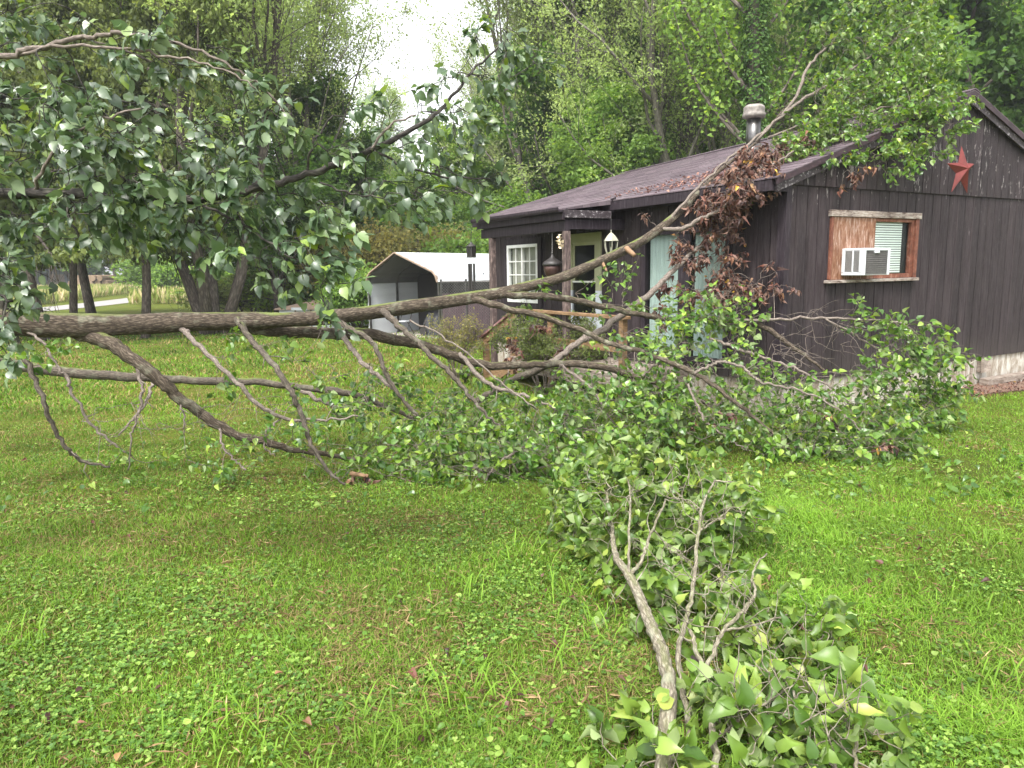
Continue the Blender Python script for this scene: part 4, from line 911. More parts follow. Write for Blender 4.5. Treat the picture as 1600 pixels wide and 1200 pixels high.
# low white shed seen past the trunk
a = Gd(438, 514); ws = empty('white_shed', (a[0], a[1], -.1), R(-12), 'low white shed with a sagging brown roof far behind the trunk', 'shed')
sw = np.linalg.norm(Gd(550, 514)[:2] - a[:2]); SH = .62
k = MB().box((0, 0, 0), (sw, 1.4, SH)); k.build('shed_wall', M['metal_white'], ws)
for x in (.55, 1.1, 1.6, 2.1): MB().box((x, -.02, .0), (x + .05, 0, SH)).build('stud', M['timber'], ws)
MB().box((.3, -.025, .28), (.55, 0, .42)).box((1.25, -.02, .2), (1.3, 0, .32)).box((.4, -.01, .35), (1.3, 0, .36)).build('latch', M['black'], ws)
k = MB().hexa([(-.15, -.12, SH), (sw + .1, -.12, SH + .02), (sw + .1, 1.5, SH + .0), (-.15, 1.5, SH), (-.1, -.08, SH + .05), (sw, .3, SH + .26), (sw, 1.2, SH + .26), (.9, .7, SH + .28)]); k.build('roof', M['tan'], ws)
MB().box((.5, -.14, SH - .01), (1.05, -.12, SH + .08)).build('fascia', M['metal_white'], ws)
# distant things beyond the meadow
a = P(150, 462, 88); bp_ = empty('log_pile', (a[0], a[1], -.1), 0, 'orange brown pile of cut logs far beyond the meadow', 'log pile')
for r in range(3):
    for c in range(7 - r):
        p0 = (-3.2 + (c + r * .5) * .78, RNG.uniform(-.3, .3), .35 + r * .6)
        MB().tube([p0, (p0[0] + RNG.uniform(-.1, .1), p0[1] + 3, p0[2])], .36, 8).build('log', simple('sawn log', (.34, .24, .17), (.22, .15, .10), .9, 3, .3) if 'log' not in M else M['log'], bp_)
        if 'log' not in M: M['log'] = bpy.data.materials['sawn log']
a = P(92, 455, 100); bn = empty('grey_barn', (a[0], a[1], -.1), R(8), 'distant grey blue barn behind the left trunks', 'barn')
MB().box((-3.5, 0, 0), (3.5, 6, 2.6)).build('barn_wall', simple('grey blue board', (.16, .17, .20), None, .8, 2, .1), bn)
MB().hexa([(-3.9, -.4, 2.55), (3.9, -.4, 2.55), (3.9, 6.4, 2.55), (-3.9, 6.4, 2.55), (-3.9, 2.9, 5.2), (3.9, 2.9, 5.2), (3.9, 3.1, 5.2), (-3.9, 3.1, 5.2)]).build('barn_roof', simple('slate grey barn roof', (.10, .11, .13), None, .7, 2, .1), bn)
MB().box((-.9, -.05, 0), (.9, 0, 2.1)).build('barn_door', simple('pale barn door', (.3, .24, .22), None, .8, 2, .1), bn)
# ================================================================== BACKGROUND TREES
def grow_skel(rng, H, nst, spread, kind):
    """returns list of (pts, radii, sides) and twig end samples (pos, dir)"""
    segs = []; tips = []
    def limb(p, d, L_, r, lvl):
        n = 7 if lvl < 2 else 4
        pts = [p.copy()]; cur = d.copy()
        for i in range(n):
            cur = cur + rng.normal(0, .10 + .05 * lvl, 3)
            if kind == 'up': cur[2] += .10 if lvl else .05
            elif kind == 'droop' and lvl > 0: cur[2] -= .12 + .1 * i / n
            elif kind == 'round': cur[2] += .03
            cur /= np.linalg.norm(cur); pts.append(pts[-1] + cur * L_ / n)
        pts = np.array(pts); rad = r * (1 - np.linspace(0, 1, len(pts)) * (.82 if lvl else .8)) + .003
        segs.append((pts, rad, 8 if lvl == 0 else (5 if lvl == 1 else 3), .05 if lvl == 0 else 0))
        mx = 3 if kind != 'round' else 3
        if lvl < mx:
            if lvl == 0: k = {'up': 11, 'droop': 22, 'round': 13}[kind]
            elif lvl == 1: k = 7
            else: k = 4
            for j in range(k):
                f0 = {'up': .22, 'droop': .24, 'round': .25}[kind] if lvl == 0 else .15
                f = f0 + (1 - f0) * (j + rng.random()) / k; x = f * (len(pts) - 1); i = min(int(x), len(pts) - 2); q = pts[i] + (pts[i + 1] - pts[i]) * (x - i)
                t_ = pts[i + 1] - pts[i]; t_ /= np.linalg.norm(t_)
                s = rng.normal(0, 1, 3); s -= t_ * (s @ t_); s /= np.linalg.norm(s)
                ang = {'up': rng.uniform(.35, .75), 'droop': rng.uniform(1.1, 1.5), 'round': rng.uniform(.7, 1.25)}[kind] if lvl == 0 else rng.uniform(.35, .95)
                nd = t_ * math.cos(ang) + s * math.sin(ang)
                ll = L_ * {'up': .50, 'droop': .32, 'round': .52}[kind] * (1.08 - .62 * f if lvl == 0 else .85) * rng.uniform(.7, 1.2) if lvl == 0 else L_ * rng.uniform(.35, .55)
                limb(q, nd, ll, max(r * (1 - .8 * f) * (.5 if lvl == 0 else .38), .004), lvl + 1)
        if lvl >= 2:
            m = 3 if lvl == 2 else 4
            for _ in range(m * 2):
                x = rng.random() * (len(pts) - 1); i = int(x); tips.append((pts[i] + (pts[i + 1] - pts[i]) * (x - i), cur))
    for k in range(nst):
        a = 2 * math.pi * (k + rng.uniform(-.25, .25)) / max(nst, 1); tl = spread * rng.uniform(.5, 1.15)
        d = np.array([math.cos(a) * math.sin(tl), math.sin(a) * math.sin(tl), math.cos(tl)])
        r0 = H * (.0125 if nst > 1 else .0125)
        limb(np.array([math.cos(a) * r0 * 1.3 * (nst > 1), math.sin(a) * r0 * 1.3 * (nst > 1), -.15]), d, H * rng.uniform(.82, 1.0) * (1 if kind != 'round' else .8), r0, 0)
    return segs, tips
PROTO = {}
def tree(name, key, loc, rz, scale, label, cat='tree', group=None, spec=None):
    """spec = (H, nst, spread, kind, leafmat, nleaf, size, sigma, seed, barkmat)"""
    if key not in PROTO:
        H, nst, spread, kind, lm, nleaf, size, sig, seed, bm = spec; rng = np.random.default_rng(seed)
        segs, tips = grow_skel(rng, H, nst, spread, kind)
        root = empty(name, loc, rz)
        tr = tubes('trunk', [s for s in segs], bm, root)
        tp = np.array([t[0] for t in tips]); td = np.array([t[1] for t in tips])
        idx = rng.integers(0, len(tp), nleaf); pos = tp[idx] + rng.normal(0, sig, (nleaf, 3)) * [1, 1, .8]
        ax = td[idx] * (.9 if kind == 'up' else .3) + rng.normal(0, .6, (nleaf, 3)) + ([0, 0, -.7] if kind == 'droop' else [0, 0, -.15])
        nr = rng.normal(0, .7, (nleaf, 3)) + [0, 0, .8]
        # neighbouring leaves share a tone
        tone = np.clip(.5 + .30 * np.sin(tp[idx] @ np.array([1.1, .7, 1.7]) + seed) * np.cos(tp[idx] @ np.array([.8, -1.3, .9])) + rng.normal(0, .22, nleaf), 0, 1)
        k = pos[:, 2] > (2.2 if kind == 'droop' else (4.2 if key == 'darkH' else .25))
        cr = scatter('crown', far_tpl(.42 if kind != 'up' else .26, .3), pos[k], ax[k], nr[k], (size * rng.uniform(.6, 1.4, nleaf))[k], lm, root, tone[k])
        PROTO[key] = root
    else:
        src = PROTO[key]; root = src.copy(); link(root)
        for k in ('label', 'category', 'group', 'kind'):
            if k in root: del root[k]
        for c in list(src.children): q = c.copy(); link(q, root)
        root.name = name; root.location = loc; root.rotation_euler = (0, 0, rz)
    root.scale = (scale[0], scale[0], scale[1]) if isinstance(scale, tuple) else (scale,) * 3
    return tag(root, label, cat, group)
SP = {
 'wispA': (17, 5, .24, 'up', M['wisp'], 62000, .125, .18, 11, M['bark_grey']),
 'wispB': (17, 4, .22, 'up', M['wisp2'], 54000, .125, .17, 12, M['bark_grey']),
 'wispC': (15, 4, .34, 'up', M['wisp'], 52000, .12, .18, 13, M['bark_far']),
 'broadA': (13, 1, .06, 'round', M['broad'], 44000, .165, .26, 21, M['bark_far']),
 'broadB': (12, 2, .25, 'round', M['broad'], 50000, .165, .26, 22, M['bark_far']),
 'darkH': (15, 1, .05, 'round', M['dark'], 40000, .19, .28, 25, M['bark_far']),
 'darkA': (15, 1, .05, 'round', M['dark'], 44000, .19, .28, 23, M['bark_far']),
 'darkB': (14, 2, .2, 'round', M['dark'], 52000, .17, .28, 24, M['bark_far']),
 'cedarA': (13, 1, .03, 'droop', M['cedar'], 46000, .13, .13, 31, M['bark_far']),
 'shrubA': (3.2, 7, .7, 'round', M['wisp2'], 9000, .11, .14, 41, M['bark_far']),
 'shrubY': (4.2, 7, .6, 'round', M['yellowish'], 12000, .12, .16, 42, M['bark_far']),
 'shrubG': (3.0, 6, .7, 'round', M['broad'], 10000, .12, .16, 43, M['bark_far']),
}
def put(name, key, px, Y, scale, label, group, rz=None, cat='tree'):
    x = (px - 800) / F_PX * Y
    return tree(name, key, (x, Y, -.12), RNG.uniform(0, 6.28) if rz is None else rz, scale, label, cat, group, SP[key])
KW = dict(wisp='wispy upswept many stemmed tree', broad='bright green leafy tree', dark='dense dark green tree', cedar='drooping olive cedar', shrub='leafy bush')
# (key, px, Y, scale, label)
BG = [
 ('wispC', 335, 22.5, 1.0, 'twin stemmed wispy tree standing on the lawn left of the white shed'),
 ('wispA', 885, 34, (1.0, .95), 'wispy many stemmed tree behind the left end of the cabin roof'),
 ('wispB', 890, 31, (.9, 1.0), 'olive wispy tree whose thin stems fan out above the porch roof'),
 ('broadA', 930, 26, (.8, .72), 'rounded yellow green tree directly behind the middle of the roof'),
 ('wispA', 1090, 27, (.9, .95), 'tall wispy tree with fanned grey stems just left of the chimney'),
 ('darkA', 1010, 33, (1.1, 1.15), 'dark tree standing between the wispy trees left of the chimney'),
 ('wispB', 1240, 30, (.9, 1.1), 'thin wispy tree showing right of the chimney above the fallen leaves'),
 ('broadB', 1330, 36, (1.2, 1.4), 'bright tree behind the leafy limb that lies over the roof'),
 ('darkA', 1420, 28, (1.0, 1.1), 'dark tree behind the roof peak, to the left of the peak'),
 ('darkB', 1570, 24, (1.15, 1.15), 'dense green tree filling the sky right of the roof peak'),
 ('broadB', 1700, 30, (1.2, 1.4), 'broad leafy tree at the far right edge behind the end wall'),
 ('wispC', 1480, 36, (1.0, 1.25), 'wispy grey stemmed tree rising behind the roof peak'),
 ('broadA', 700, 40, (1.0, .82), 'low bright tree below the gap of sky, behind the carport roof'),
 ('darkB', 640, 46, (1.0, .78), 'dark tree low under the gap of sky above the carport'),
 ('broadB', 560, 38, (.9, .72), 'light green tree between the carport and the twin stemmed tree'),
 ('darkA', 500, 34, (.9, .8), 'dark tree behind the white shed'),
 ('wispA', 470, 30, (.8, .95), 'pale wispy tree whose crown ends left of the sky gap'),
 ('wispB', 420, 33, (.9, 1.0), 'olive wispy tree behind the twin stemmed tree'),
 ('darkB', 440, 27, (.75, .6), 'shady tree just left of the white shed'),
 ('broadA', 800, 44, (.9, .95), 'bright leafy tree far behind the wind chime'),
 ('darkA', 860, 42, (1.1, 1.2), 'dark tree far back above the porch gutter'),
 ('wispA', 960, 44, (1.1, 1.3), 'tall pale tree far back above the middle of the roof'),
 ('broadB', 1120, 40, (1.2, 1.5), 'light green tree far back behind the chimney cap'),
 ('darkB', 1180, 46, (1.2, 1.5), 'dark tree far back just right of the chimney'),
 ('darkA', 1560, 40, (1.2, 1.4), 'dark tree far back beyond the right rake of the roof'),
 ('wispB', 800, 52, (.8, 1.0), 'faint grey wispy tree standing against the right side of the sky gap'),
 ('wispC', 560, 50, (.7, .85), 'thin far tree at the left side of the sky gap'),
 ('broadA', 300, 60, (1.0, .9), 'bright tree at the back of the meadow behind the twin stems'),
 ('broadB', 200, 85, (1.4, 1.0), 'far bright tree beyond the meadow above the log pile'),
 ('broadB', 60, 95, (1.5, 1.1), 'far bright tree beyond the driveway bend'),
 ('darkB', 130, 100, (1.6, 1.3), 'far dark tree behind the grey barn'),
 ('darkA', 380, 75, (1.3, 1.1), 'far dark tree behind the right part of the meadow'),
 ('darkH', 20, 30, (1.1, 1.1), 'dark leafy tree at the left edge behind the cedars'),
 ('darkH', 150, 27, (1.0, 1.0), 'dark maple like tree whose crown closes the upper left corner'),
]
for key, px, Y, sc, lb in BG:
    kd = key[:-1]; grp = {'wisp': 'wispy trees behind the cabin', 'broad': 'bright leafy trees in the wood', 'dark': 'dark trees in the wood'}[kd]
    nm = {'wisp': 'wispy_tree', 'broad': 'leafy_tree', 'dark': 'dark_tree'}[kd]
    put(nm, key, px, Y, sc, lb, grp)
for px, Y, sc, lb in ((72, 20.8, 1.0, 'thick trunked olive cedar beside the driveway, left of its two neighbours'), (115, 21.9, (.75, .95), 'thinner cedar standing between the thick trunk and the knotted trunk'), (227, 21.4, (.85, 1.0), 'cedar with a pale knotted trunk right of the driveway pair'), (-40, 20.5, 1.0, 'cedar at the very left edge of the lawn')):
    put('cedar_tree', 'cedarA', px, Y, sc, lb, 'cedars on the lawn')
for key, px, Y, sc, lb in (('shrubY', 575, 26, 1.0, 'yellowing bush behind the left corner of the carport'), ('shrubG', 560, 23, .8, 'green bush against the left wall of the carport'), ('shrubG', 470, 29, (1.2, 1.0), 'green bush in the shade behind the white shed'), ('shrubA', 400, 30, (1.4, .9), 'olive bush right of the twin stemmed tree'), ('shrubG', 330, 46, (1.6, .9), 'bright bush at the meadow edge'), ('shrubY', 660, 29, (1.1, 1.0), 'yellow green bush above the carport roof'), ('shrubG', 740, 27, (1.3, 1.25), 'green bush between the carport and the cabin'), ('shrubA', 520, 32, (1.5, 1.1), 'olive bush far behind the white shed'), ('shrubG', 250, 70, (2.4, 1.4), 'far bright bush at the back of the meadow')):
    put('bush', key, px, Y, sc, lb, 'bushes along the wood edge', cat='bush')
# ivy clad straight trunk left of the chimney
def ivy_tree():
    Y = 22.0; x = (1168 - 800) / F_PX * Y; root = empty('ivy_clad_tree', (x, Y, -.12), 0, 'straight trunk wrapped in ivy rising directly behind the chimney', 'tree')
    H = 14.0; pts = catmull([(0, 0, 0), (.05, 0, 4), (-.05, 0, 8), (-.25, 0, H)], 6); segs = [(pts, np.linspace(.24, .10, len(pts)), 10, .04)]
    tips = []
    for k in range(16):
        z = RNG.uniform(5, 13); a = RNG.uniform(-.4, 3.5); L_ = RNG.uniform(1.5, 4); p0 = np.array([0, 0, z]); p1 = p0 + [math.cos(a) * L_ * .5, math.sin(a) * L_ * .5, L_ * .6]; p2 = p0 + [math.cos(a) * L_ * .75, math.sin(a) * L_ * .75, L_ * 1.3]
        q = catmull([p0, p1, p2], 5); segs.append((q, np.linspace(.07, .012, len(q)), 5, 0)); tips += [p + RNG.normal(0, .25, 3) for p in q[3:] for _ in range(40)]
    tubes('trunk', segs, M['bark_far'], root)
    n = 9000; z = RNG.uniform(0, 12.5, n); a = RNG.uniform(0, 6.28, n); r = .22 + RNG.gamma(1.5, .07, n); c = np.stack([np.cos(a) * r, np.sin(a) * r, z], -1)
    scatter('ivy', far_tpl(.45, .3), c, np.stack([np.cos(a), np.sin(a), -1 + 0 * a], -1), np.stack([np.cos(a), np.sin(a), .6 + 0 * a], -1), RNG.uniform(.06, .12, n), M['dark'], root)
    tp = np.array(tips); scatter('crown', far_tpl(.4, .3), tp, RNG.normal(0, 1, tp.shape), RNG.normal(0, .6, tp.shape) + [0, 0, .8], RNG.uniform(.1, .2, len(tp)), M['broad'], root)
ivy_tree()
# far wood as one mass on rising ground
def far_wood():
    n = 90000; x = RNG.uniform(-95, 75, n); base = 62 + 6 * np.sin(x * .13) + 10 * value_noise(x, x * 0 + 3, 9, 61) + np.where(x < -14, 40, 0)
    Hh = 10.5 + 7 * value_noise(x, x * 0 + 8, 7, 62) + 3 * value_noise(x, x * 0 + 1, 2.2, 63) + np.where(x > 4, 7, 0) - np.where((x > -16) & (x < -3), 5, 0); Hh = np.where(x < -14, 12 + Hh * .5, Hh)
    z = Hh * RNG.random(n) ** .8
    y = base + 2.5 * np.sin(z * .9 + x * .5) + RNG.gamma(2, 1.4, n) + z * .25
    pos = np.stack([x, y, z], -1); o = scatter('far_wood', far_tpl(.45, .3), pos, RNG.normal(0, 1, (n, 3)), RNG.normal(0, .6, (n, 3)) + [0, -.3, .8], RNG.uniform(.45, 1.0, n), M['far'])
    tag(o, 'distant mass of green woodland closing the view behind the trees', 'woods', kind='stuff')
M['far'] = treeleaf('far wood foliage', (.05, .10, .03), (.09, .17, .05), (.15, .24, .07), (.1, .17, .06, 1), .12)
far_wood()
def understory():
    n = 42000; x = RNG.uniform(-22, 34, n); y = 29 + RNG.gamma(2, 2.5, n) + np.where(x < -6, 4, 0); h = (1.2 + 3.2 * value_noise(x, y, 3, 77)); z = h * RNG.random(n) ** .7
    k = (x > -11) | (y > 48); pos = np.stack([x, y, z - .1], -1)[k]; n = len(pos)
    tag(scatter('undergrowth', far_tpl(.45, .3), pos, RNG.normal(0, 1, (n, 3)), RNG.normal(0, .6, (n, 3)) + [0, -.2, .8], RNG.uniform(.14, .32, n), M['dark']), 'dark green undergrowth along the foot of the wood', 'undergrowth', kind='stuff')
understory()

# shrubs by the porch -------------------------------------------------------
def bare_shrub(name, px, py, r, h, label, seed, nleaf, lm, lsz, z0=-.1):
    g = Gd(px, py, z0); rng = np.random.default_rng(seed); root = empty(name, g, 0, label, 'shrub'); segs = []; tips = []
    def tw(p, d, L_, rad, lv):
        pts = [p]; c = d
        for i in range(4): c = unit(c + rng.normal(0, .16, 3) + [0, 0, .05]); pts.append(pts[-1] + c * L_ / 4)
        pts = np.array(pts); segs.append((pts, np.linspace(rad, rad * .4, 5), 4 if lv else 5, 0))
        if lv < 3:
            for _ in range(4 if lv else 6): f = rng.uniform(.3, 1); i = min(int(f * 4), 3); tw(pts[i] + (pts[i + 1] - pts[i]) * (f * 4 - i), unit(c + rng.normal(0, .45, 3)), L_ * rng.uniform(.35, .6), rad * .6, lv + 1)
        if lv >= 1: tips.extend([pts[j] for j in (2, 3, 4)])
    for k in range(9):
        a = k * .7; tw(np.array([.06 * math.cos(a), .06 * math.sin(a), 0]), unit(np.array([math.cos(a) * r / h * .8, math.sin(a) * r / h * .8, 1.])), h * .72, .012, 0)
    tubes('stems', segs, M['twig'], root)
    tp = np.array(tips)[rng.integers(0, len(tips), nleaf)] + rng.normal(0, .025, (nleaf, 3)); scatter('foliage', far_tpl(.4, .3), tp, rng.normal(0, 1, (nleaf, 3)), rng.normal(0, .6, (nleaf, 3)) + [0, 0, .8], lsz * rng.uniform(.6, 1.4, nleaf), lm, root)
bare_shrub('shrub', 712, 590, .42, 1.05, 'upright twiggy shrub with few leaves in front of the slatted fence', 5, 3800, M['yellowish'], .028)
bare_shrub('shrub', 850, 615, .62, 1.12, 'wide twiggy shrub with small dark leaves beside the porch steps', 6, 8500, M['cedar'], .035)
bare_shrub('shrub', 905, 600, .45, .95, 'small leafy shrub under the porch rail, nearest the front door', 8, 5000, M['wisp2'], .03)

# ================================================================== LEAFY LIMBS
def C(spec, Y=None, per=6, rs=1.0):
    """polyline given as (px, py, Y, radius in photo px)"""
    pts = np.array([P(a[0], a[1], a[2]) for a in spec]); rad = np.array([a[3] * a[2] / F_PX * rs for a in spec])
    p = catmull(pts, per); n = len(spec); r = np.interp(np.linspace(0, n - 1, len(p)), np.arange(n), rad); return p, r
def wiggle(p, amp, rng):
    q = p.copy(); q[1:-1] += rng.normal(0, amp, q[1:-1].shape); return q

class Limbs:
    """branch skeleton plus twigs that connect each new spray to the nearest wood"""
    def __init__(s, rng): s.rng = rng; s.nodes = np.zeros((0, 3)); s.nr = np.zeros(0); s.tw = []
    def main(s, p, r): s.nodes = np.vstack([s.nodes, p]); s.nr = np.concatenate([s.nr, r])
    def sprays(s, clusters, bias, L0, per, leafL, up=.15, ground=None, droop=0., maxjoin=1.2):
        """clusters: (centre, radius, n). returns leaf anchors (pos, axis)"""
        rng = s.rng; cs = []
        for c, r, n in clusters:
            for _ in range(n):
                d = rng.normal(0, 1, 3); d /= np.linalg.norm(d); cs.append(c + d * r * rng.random() ** .45 * np.array([1, 1, .8]))
        cs = np.array(cs); base = s.nodes
        dist = np.min(np.linalg.norm(cs[:, None] - base[None], axis=2), axis=1); cs = cs[np.argsort(dist)]
        A = []; X = []
        for c in cs:
            if ground is not None: c[2] = max(c[2], float(gz(c[0], c[1])) + rng.uniform(.03, .14))
            d2 = np.linalg.norm(s.nodes - c, axis=1); 
            b = unit(np.array(bias) + rng.normal(0, .35, 3)); pref = (s.nodes - c) @ b
            j = np.argmin(d2 + .25 * np.clip(pref, -1, 1)); st_p = s.nodes[j]; dj = d2[j]
            if dj > .03:
                mid = (st_p + c) / 2 + rng.normal(0, .06 * dj + .01, 3) + np.array([0, 0, .06 * dj]); q = catmull([st_p, mid, c], 4)
                r0 = min(s.nr[j] * .7, .0028 + .0075 * min(dj, 1.2)); rr = np.linspace(max(r0, .0022), .0022, len(q))
                s.tw.append((q, rr, 5, 0)); s.nodes = np.vstack([s.nodes, q[1:]]); s.nr = np.concatenate([s.nr, rr[1:]])
                dir0 = unit(c - st_p)
            else: dir0 = unit(rng.normal(0, 1, 3))
            L_ = L0 * rng.uniform(.5, 1.3); cur = unit(dir0 * .5 + b * .7 + rng.normal(0, .45, 3) + [0, 0, up]); pts = [c]
            for i in range(4):
                cur = unit(cur + rng.normal(0, .2, 3) + [0, 0, -droop * .12]); nx = pts[-1] + cur * L_ / 4
                if ground is not None: nx[2] = max(nx[2], float(gz(nx[0], nx[1])) + .02)
                pts.append(nx)
            pts = np.array(pts); s.tw.append((pts, np.linspace(.0024, .0012, 5), 4, 0))
            m = rng.poisson(per)
            f = rng.random(m) ** .8 * 4; i = np.minimum(f.astype(int), 3); ps = pts[i] + (pts[i + 1] - pts[i]) * (f - i)[:, None]
            side = rng.normal(0, 1, (m, 3)); t_ = unit(pts[i + 1] - pts[i]); side = unit(side - t_ * np.sum(side * t_, 1, keepdims=True)); ax = unit(t_ * .5 + side * .8 + np.array([0, 0, -droop]))
            A.append(ps + ax * leafL * .45); X.append(ax)
        return np.concatenate(A), np.concatenate(X)

rng = np.random.default_rng(3)
fallen = empty('fallen_tree', (P(-40, 500, 5.7)[0], P(-40, 500, 5.7)[1], -.1), 0, 'big fallen pear tree whose long trunk crosses the picture and leans on the cabin roof', 'fallen tree')
base = np.array(fallen.location)
# everything below is in world space, then re-based on the Empty
def rebase(o, root):
    n = len(o.data.vertices); co = np.empty(n * 3, np.float32); o.data.vertices.foreach_get('co', co); co = co.reshape(-1, 3) - np.array(root.location, dtype=np.float32)
    o.data.vertices.foreach_set('co', co.ravel()); o.data.update(); return o
TR = C([(-150, 488, 5.5, 22), (-40, 497, 5.65, 20), (60, 507, 5.8, 19), (150, 508, 5.95, 18), (215, 507, 6.1, 15.5), (300, 503, 6.3, 15), (385, 502, 6.5, 14), (440, 500, 6.6, 11.5), (500, 497, 6.75, 11.3), (570, 489, 6.95, 11), (640, 479, 7.15, 10.8), (700, 471, 7.35, 10), (745, 464, 7.5, 9.3), (785, 457, 7.65, 8.3), (830, 446, 7.85, 7.6), (880, 433, 8.1, 7.6), (920, 416, 8.3, 7.3), (960, 398, 8.5, 7), (1005, 375, 8.75, 6.6), (1045, 346, 9.0, 6.2), (1072, 320, 9.2, 5.6), (1095, 297, 9.35, 3.6), (1130, 262, 9.45, 2.6), (1180, 224, 9.7, 1.8), (1225, 170, 10.0, 1.2)], per=7)
